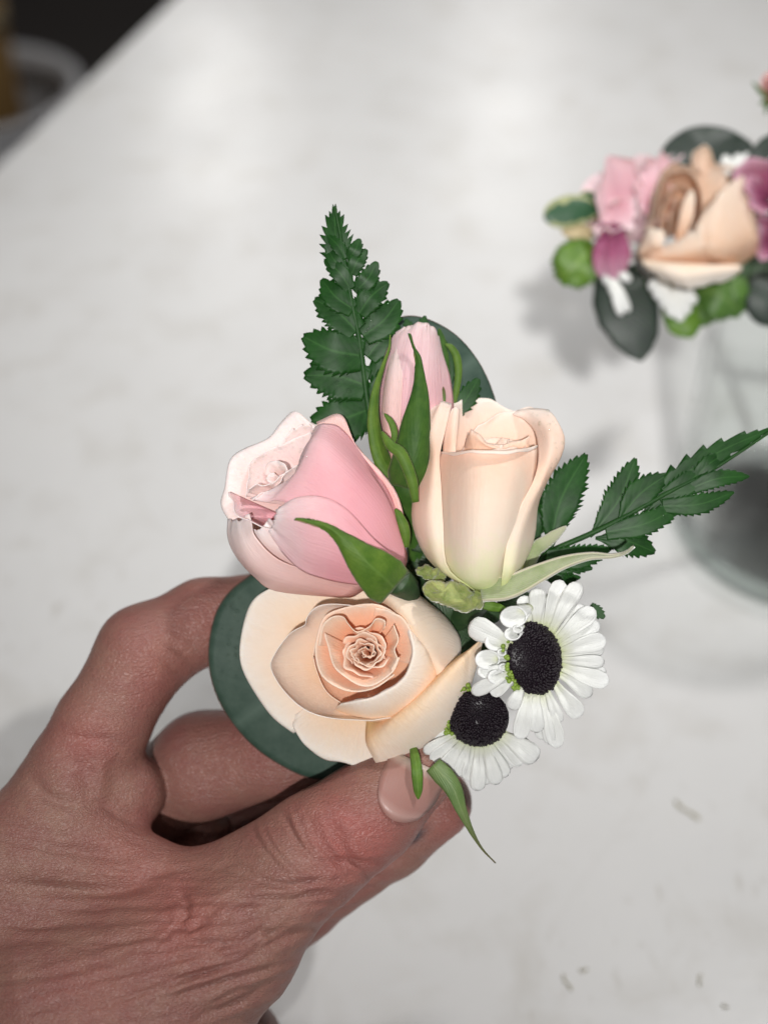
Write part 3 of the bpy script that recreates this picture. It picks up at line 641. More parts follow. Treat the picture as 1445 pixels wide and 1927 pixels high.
# calyx and sepals of the upright rose
blade([(912, 1122, 20), (880, 1128, 40), (840, 1118, 50), (800, 1104, 40)], 26, M['sepal_yellow'], r2, prof='egg', name='sepal', arch=.8, groove=.25, serr=.12, ns=8, nw=13, rough=3.5)
blade([(835, 1090, 20), (810, 1080, 30), (786, 1072, 20)], 14, M['sepal_yellow'], r2, prof='blade', name='sepal', arch=.5, rough=2.5, nt=30)
blade([(898, 1134, 10), (925, 1141, 14), (952, 1146, 10)], 9, M['bright_leaf'], r2, name='sepal', arch=.4)
blade([(905, 1112, 50), (960, 1103, 66), (1010, 1080, 66), (1060, 1058, 62), (1110, 1046, 60), (1150, 1046, 62), (1176, 1040, 66), (1193, 1028, 70)], 23, M['sepal_fuzzy'], r2, prof='sepal', name='sepal', arch=-.5, tilt=.35, nt=40, nw=11, solid=.0007)
blade([(990, 1080, -60), (1008, 1035, -50), (1030, 1018, -45), (1066, 990, -40)], 13, M['sepal_fuzzy'], r2, prof='blade', name='sepal', arch=.4)
tube([(905, 1112, 0), (880, 1150, -60), (820, 1210, -150), (790, 1330, -190), (775, 1440, -190)], [34, 26, 15, 13, 13], M['stem'], r2)

# --- pink rose
r3 = part('rose', (740, 1085, -20), 'soft pink half open rose tilted left with one broad green sepal')
pk, pp = M['pink'], M['pink_pale']
fan([(520, 1110, -60), (470, 1060, -30), (440, 1010, -14), (431, 978, -8), (419, 948, -4), (420, 915, -4), (432, 868, -10), (463, 847, -26), (505, 824, -44), (526, 798, -56), (558, 775, -60), (591, 800, -54), (620, 800, -70)], (680, 1010, -90), pp, r3, bowl=-.25, belly=-26, amp=2.4, nu=60, nv=26, lip=6)
petal([[(700, 1105, -20), (670, 1120, -30), (640, 1125, -40)], [(590, 1075, 40), (560, 1098, 30), (520, 1112, -10)], [(523, 1052, 64), (500, 1080, 40), (478, 1085, -12)], [(481, 1012, 66), (462, 1045, 46), (443, 1045, -8)], [(473, 985, 60), (447, 1005, 40), (429, 1010, -8)], [(468, 968, 46), (446, 978, 30), (430, 978, -8)]], pp, r3, amp=1.6)
petal([[(720, 1080, 0), (700, 1100, -10), (670, 1110, -20)], [(610, 1040, 60), (585, 1070, 50), (565, 1082, 20)], [(560, 1012, 62), (540, 1040, 62), (523, 1056, 40)], [(525, 990, 54), (505, 1015, 64), (490, 1030, 44)], [(506, 975, 48), (490, 995, 62), (472, 996, 48)]], pp, r3, amp=1.2)
fan([(430, 925, 20), (436, 942, 40), (444, 966, 58), (470, 982, 72), (507, 994, 80), (530, 985, 70)], (600, 1000, -30), M['pink'], r3, bowl=.3, amp=1, lip=4)
fan([(462, 935, 34), (466, 905, 24), (472, 872, 6), (500, 850, -10), (540, 832, -22), (585, 812, -24)], (640, 960, -70), pp, r3, bowl=.1, belly=-6, lip=4)
fan([(520, 842, -16), (545, 815, -24), (570, 800, -26), (596, 806, -26)], (640, 930, -60), pp, r3, bowl=.2, lip=4)
fan([(464, 929, 50), (472, 917, 50), (490, 912, 46), (508, 911, 42), (522, 900, 38), (538, 889, 34), (562, 876, 26)], (630, 960, -40), pp, r3, bowl=.2, belly=-4, lip=5)
fan([(476, 940, 60), (494, 926, 56), (510, 922, 50), (526, 930, 46), (540, 915, 40), (556, 900, 34)], (620, 970, -30), pp, r3, bowl=.2, belly=-3, lip=5)
for i in range(3):
    ring((532, 905, -4), (-.62, .30, .72), 0.5+i*2.3, 1.2, 4, 10+i*9.0, -40, 34-i*2, pp, r3, sp=.14, ruf=1.6, amp=.8, lip=4, nu=30, nv=14, drop=.2, pw=1.4)
petal([[(612, 812, 0), (655, 832, -2), (690, 880, -4), (735, 935, -8), (752, 1010, -10)], [(598, 798, -10), (645, 785, -14), (670, 838, -8), (742, 922, -12), (768, 1012, -16)], [(600, 806, -60), (640, 797, -70), (660, 840, -80), (730, 930, -90), (750, 1015, -80)], [(650, 900, -110), (670, 900, -115), (690, 930, -120), (710, 980, -120), (730, 1030, -100)]], pp, r3, amp=1.2, nu=36)
petal([[(758, 1020, -30), (766, 1050, 0), (755, 1080, 16), (735, 1094, 16)], [(738, 925, -30), (728, 960, 52), (708, 1005, 86), (684, 1048, 84)], [(690, 862, -14), (674, 892, 72), (646, 935, 108), (605, 985, 106)], [(642, 806, 0), (620, 842, 72), (592, 895, 96), (548, 950, 90)], [(614, 797, 8), (592, 830, 60), (562, 888, 78), (520, 940, 74)], [(603, 798, 0), (578, 838, 40), (556, 890, 60), (500, 944, 62)], [(595, 802, -14), (567, 858, 20), (548, 900, 40), (470, 938, 48)]], pk, r3, amp=1.4, nu=34, nv=34)
petal([[(742, 1045, 84), (740, 1066, 80), (725, 1088, 68), (712, 1102, 40)], [(706, 1016, 106), (690, 1040, 114), (672, 1070, 96), (655, 1098, 50)], [(655, 960, 116), (640, 1000, 126), (622, 1050, 106), (606, 1088, 56)], [(610, 936, 116), (590, 985, 126), (578, 1035, 104), (565, 1072, 60)], [(560, 936, 104), (548, 972, 110), (540, 1008, 92), (528, 1036, 62)], [(522, 955, 88), (517, 972, 92), (512, 988, 80), (507, 1002, 64)]], pk, r3, amp=1.3, nu=30, nv=30)
blade([(742, 1106, 70), (712, 1080, 104), (680, 1050, 124), (650, 1020, 130), (620, 995, 132), (590, 984, 130), (556, 977, 126)], 46, M['sepal'], r3, prof='sepal', name='sepal', rough=1.2, arch=.4, nt=40, nw=13, solid=.0003)
blade([(764, 1030, 0), (762, 1000, 8), (752, 975, 10), (744, 958, 8)], 10, M['sepal'], r3, name='sepal', arch=.4)
tube([(745, 1090, 30), (765, 1110, 0), (770, 1160, -80), (765, 1300, -170), (770, 1440, -190)], [30, 25, 16, 13, 13], M['stem'], r3)

# --- pink bud
r4 = part('rosebud', (760, 910, -60), 'closed pink rosebud wrapped in long green sepals')
kb = M['pink_bud']
petal([[(740, 895, -60), (748, 900, -40), (760, 905, -30), (775, 900, -60)], [(712, 800, -60), (735, 810, -14), (765, 812, 4), (800, 800, -40)], [(716, 700, -60), (740, 705, -14), (775, 705, 2), (812, 700, -40)], [(738, 635, -60), (752, 638, -36), (785, 632, -26), (812, 640, -50)], [(758, 616, -60), (768, 614, -52), (795, 606, -46), (820, 622, -60)]], kb, r4, amp=1.3, edge=1.4)
petal([[(755, 900, -40), (770, 905, -24), (790, 900, -30), (810, 880, -60)], [(750, 800, 0), (780, 805, 10), (815, 800, -8), (850, 790, -60)], [(760, 700, -4), (790, 705, 2), (815, 705, -10), (848, 720, -56)], [(775, 640, -30), (795, 636, -26), (812, 640, -28), (832, 665, -56)], [(782, 610, -50), (798, 612, -46), (810, 612, -46), (826, 634, -62)]], kb, r4, amp=1.3, edge=1.4)
petal([[(745, 890, -30), (752, 895, -24), (758, 896, -20)], [(722, 800, -24), (735, 805, 0), (752, 800, 10)], [(725, 720, -24), (738, 715, -2), (756, 715, 6)], [(738, 660, -46), (746, 655, -30), (757, 660, -22)], [(744, 640, -56), (750, 634, -46), (756, 640, -44)]], M['pink_pale'], r4, amp=1.6, edge=2)
petal([[(740, 890, -110), (770, 900, -130), (810, 890, -110)], [(715, 750, -110), (770, 750, -140), (840, 750, -100)], [(740, 640, -90), (780, 630, -110), (822, 640, -80)], [(760, 622, -76), (785, 612, -86), (815, 625, -72)]], kb, r4)
sp_ = M['sepal_dark']
blade([(755, 908, -40), (720, 865, -30), (704, 800, -22), (706, 740, -20), (720, 690, -24), (732, 655, -28), (734, 630, -30)], 21, M['sepal'], r4, prof='sepal', name='sepal', arch=.5, tilt=-.5, nt=36)
blade([(768, 918, -10), (774, 870, 16), (783, 800, 26), (790, 740, 22), (788, 690, 14), (780, 655, 8), (771, 628, 4)], 41, sp_, r4, prof='sepal', name='sepal', rough=1.2, arch=.45, nt=40, nw=11, solid=.0003)
blade([(842, 760, -70), (838, 700, -70), (832, 650, -74), (826, 618, -78)], 9, sp_, r4, name='sepal', arch=.4)
blade([(852, 770, -80), (862, 710, -76), (860, 675, -74), (850, 655, -72), (838, 647, -70)], 7, M['sepal'], r4, name='sepal', arch=.4)
blade([(835, 770, -30), (835, 745, -28), (834, 727, -28)], 4, M['tip_leaf'], r4, name='sepal')
blade([(740, 834, 40), (742, 815, 44), (736, 795, 44), (723, 778, 42)], 6, M['sepal'], r4, name='sepal', arch=.3)
blade([(782, 945, 40), (774, 900, 50), (755, 855, 54), (735, 838, 50), (718, 812, 44)], 11, M['sepal'], r4, name='sepal', arch=.4)
tube([(768, 895, -60), (772, 925, -60), (780, 980, -80), (782, 1150, -160), (778, 1440, -185)], [46, 42, 22, 14, 13], M['sepal_dark'], r4)

# --- leatherleaf fern fronds
def frond(label, zf, rach, pin, base, stalked=(), tipk=-1):
    f_ = part('fern_frond', base, label)
    tube(rach, np.linspace(7, 2.5, len(rach)), M['fern_rib'], f_, 'rachis', n=40, ns=8)
    for k, (tip, b, hw, dz) in enumerate(pin):
        tp, bb = zf(*tip), zf(*b); m = ((tp[0]+bb[0])/2, (tp[1]+bb[1])/2)
        d = (tp[0]-bb[0], tp[1]-bb[1]); s = .07*(1 if k % 2 else -1)
        ln = math.hypot(*d)
        blade([(bb[0], bb[1], dz-2), (m[0]-d[1]*s, m[1]+d[0]*s, dz+4+rng.uniform(-2, 3)), (tp[0], tp[1], dz-3+rng.uniform(-6, 4))], hw, M['fern'], f_, prof='frondtip' if k == tipk else 'pinna2' if k in stalked else 'pinna', name='leaflet', serr=.62 if k == tipk else .30, ns=9 if k == tipk else max(6, int(ln/11)), groove=.04, arch=.025, nw=9, solid=.00025, tilt=rng.uniform(-.1, .1), wav=.03)
    return f_
k1 = .4152; Z1 = lambda x, y: (400+k1*x, 350+k1*y)
pin1 = [((448, 1062), (715, 1010), 88, -70), ((418, 858), (700, 905), 86, -66), ((412, 682), (682, 770), 82, -62), ((462, 514), (655, 660), 62, -58), ((494, 422), (640, 560), 46, -55), ((507, 332), (626, 470), 40, -53), ((516, 274), (614, 395), 34, -51), ((521, 222), (602, 330), 28, -49), 
        ((905, 860), (725, 985), 70, -75), ((870, 745), (712, 880), 64, -70), ((850, 640), (700, 775), 58, -66), ((845, 517), (680, 680), 58, -62), ((796, 438), (662, 580), 46, -58), ((745, 342), (645, 480), 42, -55), ((699, 287), (630, 400), 36, -52), ((667, 238), (614, 332), 30, -50), 
        ((552, 92), (608, 370), 62, -56)]
pin1 = [(a, b, hw*k1*(1.32 if hw > 45 else 1.12), z) for a, b, hw, z in pin1]
fr1 = frond('dark green fern frond pointing up behind the pink rose', Z1, [(720, 930, -80), (692, 760, -72), (676, 640, -64), (660, 560, -58), (648, 490, -54), (640, 440, -50), (630, 390, -46)], pin1, (720, 930, -80), (), len(pin1)-1)
k3 = .481; Z3 = lambda x, y: (750+k3*x, 700+k3*y)
pin2 = [((732, 322), (588, 705), 84, -60), ((926, 338), (748, 645), 66, -58), ((1051, 400), (855, 590), 62, -50), ((1225, 336), (1020, 500), 48, -48), ((1302, 308), (1150, 425), 34, -47),
        ((1122, 508), (810, 628), 48, -48), ((1002, 705), (770, 650), 62, -56), ((832, 690), (575, 725), 50, -50), ((758, 770), (540, 765), 40, -64), ((1312, 470), (1030, 525), 42, -45), ((1372, 408), (1130, 460), 36, -44), ((712, 803), (560, 790), 28, -70), ((578, 470), (530, 660), 34, -80), ((575, 540), (525, 640), 26, -84), ((1475, 212), (960, 555), 62, -52)]
pin2 = [(a, b, hw*k3, z) for a, b, hw, z in pin2]
fr2 = frond('dark green fern frond reaching right past the upright peach rose', Z3, [(940, 1110, -90), (990, 1070, -70), (1038, 1037, -60), (1110, 1005, -54), (1180, 970, -50), (1260, 925, -47), (1330, 890, -45), (1390, 852, -43), (1450, 812, -42)], pin2, (940, 1110, -90), (0, 1, 2, 6), len(pin2)-1)
fr3 = part('fern_tip', (900, 760, -110), 'small dark fern tip in front of the upper round leaf')
for a in (((855, 780, -88), (900, 712, -92), 20), ((840, 740, -88), (838, 640, -92), 14), ((780, 640, -92), (800, 594, -94), 12), ((770, 640, -92), (764, 600, -94), 12)):
    blade([a[0], ((a[0][0]+a[1][0])/2+3, (a[0][1]+a[1][1])/2, a[0][2]), a[1]], a[2], M['fern'], fr3, prof='pinna', name='leaflet', serr=.4, ns=6)
for a in (((1110, 1140, -60), (1137, 1163, -60), 12), ((1080, 1100, -70), (1060, 1082, -60), 10)):
    blade([a[0], a[1]], a[2], M['fern'], fr3, prof='pinna', name='leaflet', serr=.4, ns=5)

# --- eucalyptus leaves
def disc_leaf(outline, c, mat, label, dome=14, name='eucalyptus_leaf', parent=bt, nr_=14, n=72, ax=(-.8, .6)):
    O = crs(np.array(list(outline)+[outline[0]], float), n+1)[:n]; c = np.array(c, float); V = [c]; uv = [(.5, .5)]; rimv = [0]
    q = np.random.RandomState(len(outline)*7+int(c[0]))
    ph = q.uniform(0, 6.3, 4)
    for i in range(1, nr_+1):
        f_ = i/nr_
        for j in range(n):
            p = c+(O[j]-c)*f_; a = 2*math.pi*j/n; w5 = 1.6*f_**2*math.sin(5*a+ph[2])+1.6*f_**3*math.sin(9*a+ph[3])
            p = p+np.array([0, 0, -dome*f_**2+dome*.3*f_**3*math.sin(3*a+ph[0])+2.2*f_**4*math.sin(7*a+ph[1])+w5])
            V.append(p); rimv.append(f_); dd = (p-c)[:2]; uv.append((.5+(dd[0]*ax[1]-dd[1]*ax[0])/420, .5+(dd[0]*ax[0]+dd[1]*ax[1])/420))
    Fc = [[0, 1+j, 1+(j+1) % n] for j in range(n)]
    for i in range(nr_-1):
        Fc += [[1+i*n+j, 1+(i+1)*n+j, 1+(i+1)*n+(j+1) % n, 1+i*n+(j+1) % n] for j in range(n)]
    o = obj(name, WP(np.array(V)), Fc, mat, parent, base=WP(c), uv=uv, solid=.0005, attrs={'rim': rimv})
    return tag(o, label)
e1 = disc_leaf([(480, 1075, -138), (430, 1115, -138), (402, 1165, -136), (392, 1245, -134), (415, 1325, -134), (470, 1398, -138), (540, 1447, -142), (600, 1467, -144), (665, 1452, -148), (720, 1425, -152), (760, 1340, -156), (740, 1200, -156), (640, 1090, -150), (550, 1065, -142)], (570, 1270, -138), M['eucalyptus'], 'round blue green leaf with reddish rim under the open rose')
e2 = disc_leaf([(735, 600, -118), (775, 594, -116), (815, 605, -116), (860, 632, -118), (900, 680, -120), (926, 735, -124), (934, 790, -128), (900, 850, -130), (830, 880, -130), (760, 850, -128), (720, 780, -124), (715, 680, -120)], (820, 730, -112), M['eucalyptus'], 'round green leaf with reddish rim behind the rosebud')

# --- small leaves at the bottom
blade([(776, 1400, -40), (783, 1440, 4), (786, 1478, 8), (787, 1504, 6)], 10, M['bright_leaf'], bt, name='leaflet', prof='blade', arch=.4, label='small pointed bright green leaf under the open rose')
blade([(815, 1440, -14), (850, 1480, -4), (868, 1525, -6), (888, 1568, -10), (908, 1600, -12), (932, 1625, -14)], 19, M['tip_leaf'], bt, name='sepal', prof='sepal', arch=.4, nt=40, twist=.8, label='long withering sepal hanging below the daisies')
# dark foliage and taped stems in the middle
fo = part('stem_bundle', (775, 1300, -200), 'dark bundle of stems in the middle between the flowers')
for i in range(7):
    a = i*.9
    tube([(790+30*math.cos(a), 1080+30*math.sin(a)*1.4, -110), (785+14*math.cos(a), 1230, -160), (775+10*math.cos(a), 1440+4*i, -190+6*math.sin(a))], 12, M['stem'], fo, name='stem', n=14, ns=8)
for (x, y, x2, y2, w_, z_) in ((800, 1120, 880, 1170, 36, -80), (790, 1040, 800, 930, 30, -90), (760, 1130, 730, 1060, 34, -60), (850, 1160, 950, 1150, 26, -70), (800, 1180, 900, 1230, 36, -110), (860, 1160, 880, 1260, 40, -100), (780, 960, 770, 880, 26, -80), (1000, 1130, 930, 1150, 30, -80), (830, 1100, 780, 1010, 40, -120), (850, 1230, 900, 1180, 50, -120)):
    blade([(x, y, z_), ((x+x2)/2+6, (y+y2)/2, z_+8), (x2, y2, z_-4)], w_, M['stem'], fo, name='leaf', prof='blade', arch=.2, tilt=rng.uniform(-.4, .4))

# --- daisies
def daisy(label, c, axes, z0, tilt, petals, curls, base, ndisc=280):
    d = part('daisy', base, label)
    a_, b_, rot = axes; V = []; R = []; V2 = []; R2 = []
    N_ = np.array(tilt, float); N_ /= np.linalg.norm(N_)
    ca, sa = math.cos(rot), math.sin(rot)
    def onface(u, v, h):
        x = c[0]+a_*u*ca-b_*v*sa; y = c[1]+a_*u*sa+b_*v*ca
        # height of the tilted disc plane
        z = z0-(N_[0]*(x-c[0])-N_[1]*(y-c[1]))/N_[2]
        return np.array([x+N_[0]*h, y-N_[1]*h, z+N_[2]*h])
    # dome under the florets
    rows = []
    for i in range(9):
        f_ = i/8*1.0; rows.append([onface(f_*math.cos(t_), f_*math.sin(t_), 21*(1-f_**2.4)-7) for t_ in np.linspace(0, 2*math.pi, 41)])
    P = np.array(rows); obj('disc', WP(P), gridf(9, 41), M['disc'], d, base=WP(P[0, 0]), uv=griduv(9, 41), solid=.0004)
    for i in range(ndisc*2):
        f_ = math.sqrt((i+.5)/(ndisc*2)); t_ = i*2.39996
        p = onface(f_*math.cos(t_)+rng.gauss(0, .013), f_*math.sin(t_)+rng.gauss(0, .013), 27*(1-f_**2.4)-4+rng.uniform(-1.8, 1.8)-3*math.exp(-((f_*math.cos(t_)+.1)**2+f_*f_*math.sin(t_)**2)/.09))
        V.append(WP(p)); R.append((2.1+.7*f_)*1e-4*rng.uniform(.65, 1.25))
    beads(V, R, M['disc'], d, 'disc_florets', base=WP(np.array([*c, z0])))
    for i in range(46):
        t_ = 2.4+rng.uniform(-.1, 2.1); f_ = rng.uniform(1.0, 1.22)
        V2.append(WP(onface(f_*math.cos(t_), f_*math.sin(t_), rng.uniform(-8, 2)))); R2.append(rng.uniform(3, 5)*1e-4)
    beads(V2, R2, M['disc_green'], d, 'outer_florets', base=WP(np.array([*c, z0])))
    for k, (tx, ty, hw, dz) in enumerate(petals):
        an = math.atan2(ty-c[1], tx-c[0]); u = math.cos(an-rot); v = math.sin(an-rot)
        q = 1/math.hypot(u/a_, v/b_)*.93
        b0 = np.array([c[0]+q*math.cos(an), c[1]+q*math.sin(an)]); zb = onface((b0[0]-c[0])*ca/a_+(b0[1]-c[1])*sa/a_, (-(b0[0]-c[0])*sa+(b0[1]-c[1])*ca)/b_, -8)[2]
        e = np.array([tx, ty]); m1 = b0+(e-b0)*.5
        L = np.hypot(*(e-b0))
        blade([(b0[0], b0[1], zb+dz*.3), (m1[0]+rng.uniform(-2, 2), m1[1]+rng.uniform(-2, 2), zb+L*.16+dz), (tx, ty, zb+dz-L*.04)], hw, M['daisy_white'], d, prof='strap', name='petal', arch=.20*(1 if k % 3 else -1.3), groove=.16, nt=20, nw=9, solid=.0002, tilt=rng.uniform(-.25, .25))
    for (x, y, r, an, dz) in [(x_, y_, r_*1.22, a__, d__+6) for x_, y_, r_, a__, d__ in curls]:      # young quilled florets: small open tubes
        nn, P = 22, []
        for i in range(8):
            f_ = i/7; row = []
            for j in range(nn):
                t_ = 2*math.pi*j/(nn-1); rr = r*(.35+.65*f_)*(1+.12*math.cos(t_-an))
                row.append((x-(1-f_)*r*1.3*math.cos(an)+rr*math.cos(t_), y-(1-f_)*r*1.3*math.sin(an)+rr*.82*math.sin(t_), z0+dz-10+f_*(22+8*math.cos(t_-an))))
            P.append(row)
        P = np.array(P); obj('quill_petal', WP(P), gridf(8, nn), M['daisy_white'], d, base=WP(P[0].mean(0)), uv=griduv(8, nn), solid=.0003)
    return d
kd = 320/1445.; ZD = lambda x, y: (850+kd*x, 1080+kd*y)
pt1 = [(*ZD(600, 190), 15, -8), (*ZD(735, 125), 17, 2), (*ZD(800, 170), 14, -6), (*ZD(935, 55), 17, 4), (*ZD(1085, 75), 18, 2), (*ZD(880, 150), 13, -8), (*ZD(1215, 300), 19, 4), (*ZD(1130, 270), 15, -8), (*ZD(1255, 420), 15, -3), (*ZD(1310, 560), 18, 2), (*ZD(1290, 640), 14, -6), (*ZD(1295, 750), 13, 0), (*ZD(1335, 925), 18, 3), (*ZD(1310, 840), 12, -6), (*ZD(1185, 1035), 15, 0), (*ZD(1095, 1215), 18, 4), (*ZD(1000, 1120), 13, -7), (*ZD(905, 1275), 14, 2), (*ZD(905, 1480), 18, -8), (*ZD(835, 1450), 13, -12), (*ZD(720, 1350), 16, 4), (*ZD(575, 1405), 17, 2), (*ZD(650, 1240), 12, -6), (*ZD(500, 1150), 14, 6), (*ZD(770, 1410), 14, -14),
       (*ZD(150, 430), 24, 4), (*ZD(170, 1010), 14, -2), (*ZD(330, 1020), 14, -4), (*ZD(230, 850), 11, 2)]
cu1 = [(*ZD(530, 365), 20, 2.6, 6), (*ZD(380, 580), 16, 3.0, 8), (*ZD(520, 510), 12, 2.8, 10), (*ZD(310, 730), 18, 3.1, 6), (*ZD(425, 670), 6, 3, 10), (*ZD(440, 795), 6.5, 3, 10), (*ZD(385, 880), 13, 3.4, 10), (*ZD(300, 830), 13, 3.2, 2), (*ZD(560, 470), 7, 2.6, 12)]
d1 = daisy('white daisy with dark purple centre, the upper of the two', ZD(712, 720), (50, 69, -.14), 26, (.42, .05, .9), pt1, cu1, (1003, 1240, 0))
pt2 = [(*ZD(-180, 1590), 12, 4), (*ZD(-235, 1520), 11, 0), (*ZD(-130, 1620), 12, -3), (*ZD(-80, 1690), 15, 5), (*ZD(-20, 1600), 11, -4), (*ZD(50, 1720), 14, 3), (*ZD(130, 1760), 14, 4), (*ZD(90, 1640), 11, -5), (*ZD(215, 1845), 16, 3), (*ZD(245, 1740), 11, -4), (*ZD(300, 1790), 13, 2), (*ZD(385, 1790), 15, 4), (*ZD(350, 1700), 11, -5), (*ZD(465, 1725), 14, 0), (*ZD(500, 1660), 12, -5), (*ZD(600, 1620), 16, 2), (*ZD(725, 1580), 22, 0), (*ZD(560, 1560), 14, -6), (*ZD(660, 1480), 14, -8), (*ZD(-200, 1380), 14, -6), (*ZD(-60, 1010), 14, -8)]
d2 = daisy('white daisy with dark purple centre tucked under the other daisy', ZD(225, 1235), (56, 53, 0), -8, (-.1, -.35, .9), pt2, [], (900, 1360, -30))
for dd, c_ in ((d1, (985, 1240, 0)), (d2, (895, 1350, -30))):
    tube([c_, (c_[0]-40, c_[1]+20, -60), (830, 1400, -150), (790, 1470, -180)], 11, M['sepal_dark'], dd, n=16)

# --- water drops
def drops(seeds, n, parent, host, rmin=2.0, rmax=4.4):
    """drops sitting on the leaf or petal surface of host"""
    bpy.context.view_layer.update()
    pts, rad = [], []
    for (x, y, sx, sy) in seeds:
        for _ in range(n):
            px_, py_ = rng.gauss(x, sx), rng.gauss(y, sy); r = W(px_, py_, 0)-CAM; r /= np.linalg.norm(r)
            best = None
            for h_ in host:
                mw = WL[h_.name]; ok, loc, no, _i = h_.ray_cast(CAM-mw, r, distance=1.0)
                if ok:
                    q = np.array(loc)+mw; dd_ = np.linalg.norm(q-CAM)
                    if best is None or dd_ < best[0]: best = (dd_, q)
            if best is not None:
                rr = rng.uniform(rmin, rmax)*1e-4*(1 if rng.random() < .85 else 1.5); pts.append(best[1]-r*rr*.3); rad.append(rr)
    if pts: beads(pts, rad, M['water'], parent, 'water_drops', base=pts[0])
for f_, sd_, n_ in ((fr1, [(695, 590, 8, 30), (680, 530, 6, 16), (700, 640, 8, 24), (640, 720, 34, 50), (720, 560, 14, 14)], 16), (fr2, [(1385, 870, 26, 14), (1340, 880, 30, 12), (1180, 950, 60, 20)], 14)):
    drops(sd_, n_, f_, [o for o in f_.children if o.name.startswith('leaflet')])
drops([(425, 1180, 14, 40), (440, 1120, 14, 20), (445, 1240, 14, 30)], 18, e1, [e1], 1.6, 3.6)
drops([(490, 870, 24, 16), (540, 830, 20, 16), (475, 905, 14, 18), (560, 850, 14, 20)], 9, r3, [o for o in r3.children if o.name.startswith('petal')], 1, 2.4)
drops([(1035, 810, 10, 20), (1045, 850, 6, 16), (1020, 790, 10, 8)], 8, r2, [o for o in r2.children if o.name.startswith('petal')], 1.2, 2.8)
drops([(750, 720, 16, 60), (740, 780, 14, 50)], 10, r4, [o for o in r4.children], .8, 1.8)

# ------------------------------------------------------------------ stem scraps lying on the table
M['scrap'] = simple('dry stem scrap', (.46, .43, .33), Roughness=.7)
for (x0, y0, x1, y1, r_, lb) in ((1270, 1508, 1314, 1547, 4.2, 'pale green stem scrap lying on the table right of the daisies'), (1060, 1836, 1073, 1866, 3.2, 'thin grey stem scrap near the bottom edge of the table'),
                                 (1320, 1836, 1313, 1856, 3.0, 'short tan stem scrap near the bottom right corner'), (1090, 1826, 1106, 1829, 3.4, 'brown crumb of stem lying left of the short tan scrap'), (1362, 1892, 1365, 1900, 3.6, 'dark brown crumb in the bottom right corner')):
    g0, g1 = ground(x0, y0), ground(x1, y1); n_ = 8; ax_ = (g1-g0)/np.linalg.norm(g1-g0); sd_ = np.cross(ax_, [0, 0, 1]); rw = r_*np.linalg.norm(g0-CAM)/F; V = []
    for i in range(7):
        c_ = g0+(g1-g0)*i/6+sd_*rw*.8*math.sin(i*.9)+[0, 0, rw*.62]; q_ = rw*(.75+.25*math.sin(i*1.3+1))*(.5 if i in (0, 6) else 1)
        V += [c_+sd_*q_*math.cos(a)+np.array([0, 0, .6*q_*math.sin(a)]) for a in np.linspace(0, 2*math.pi, n_, endpoint=False)]
    Fc = [[i*n_+j, i*n_+(j+1) % n_, (i+1)*n_+(j+1) % n_, (i+1)*n_+j] for i in range(6) for j in range(n_)]+[list(range(n_))[::-1], list(range(6*n_, 7*n_))]
    tag(obj('stem_scrap', V, Fc, M['scrap']), lb, 'scrap', 'stem scraps on the table')

# ------------------------------------------------------------------ glass jar
bc = ground(1490, 1010); JR, JH = .044, .118
M['glass'] = clear('clear glass', (.975, .985, .98), (.76, .79, .785), .02, 1.40)
jar = empty('glass_jar', bc, label='clear straight sided glass jar on the table under the wrist corsage', cat='jar')
lathe([(.001, .0008), (.036, .0008), (.0425, .004), (JR, .010), (JR, .09), (JR-.001, JH-.012), (JR-.001, JH-.001), (JR-.002, JH), (JR-.0034, JH), (JR-.0036, JH-.012), (JR-.003, .09), (JR-.003, .012), (.036, .0105), (.001, .009)], bc, M['glass'], jar, 'body', n=96)
lathe([(JR-.0008, JH-.014), (JR+.0012, JH-.0125), (JR+.0012, JH-.009), (JR-.0008, JH-.0075)], bc, M['glass'], jar, 'rim_bead', n=96)
lathe([(.001, .0012), (.036, .0012), (.0418, .0042), (.0418, .0085), (.036, .0098), (.001, .0088)], bc, clear('shade tinted thick glass', (.86, .88, .875), (.55, .58, .58), .05, 1.4), jar, 'base', n=96)  # grey tint paints in the shading of the thick jar bottom

# ------------------------------------------------------------------ wrist corsage lying across the jar
ZC = -900
k4 = 495/1445.; Z4 = lambda x, y, z=0: (950+k4*x, 100+k4*y, ZC+z)
cg = empty('wrist_corsage', WP(np.array([1310., 470, ZC-150])), label='wrist corsage with peach rose, pink and magenta blooms resting on the glass jar', cat='corsage')
def cpart(name, at_, label=None): return empty(name, WP(np.array(at_, float)), cg, label)
cp = M['corsage_peach']
c1 = cpart('rose', Z4(1000, 1000, -150), 'pale peach rose with wet petals')
fan([Z4(750, 1090, 10), Z4(770, 1000, 30), Z4(800, 860, 40), Z4(840, 700, 30), Z4(900, 615, 20), Z4(1000, 620, 0), Z4(1090, 640, -20)], Z4(920, 1000, -120), cp, c1, bowl=.7)
fan([Z4(1030, 610, 0), Z4(1040, 540, 0), Z4(1080, 505, -10), Z4(1125, 530, -10), Z4(1150, 600, -20), Z4(1240, 620, -30), Z4(1330, 650, -20), Z4(1345, 760, 0), Z4(1400, 900, 0)], Z4(1050, 950, -120), cp, c1, bowl=.4)
petal([[Z4(1120, 1180, -20), Z4(1250, 1190, 0), Z4(1390, 1100, -40)], [Z4(1040, 1100, 90), Z4(1200, 1080, 110), Z4(1390, 1000, 20)], [Z4(1040, 980, 100), Z4(1180, 900, 100), Z4(1370, 860, 20)], [Z4(1090, 880, 90), Z4(1200, 760, 70), Z4(1320, 690, 10)], [Z4(1110, 860, 70), Z4(1210, 730, 50), Z4(1310, 665, -10)]], cp, c1)
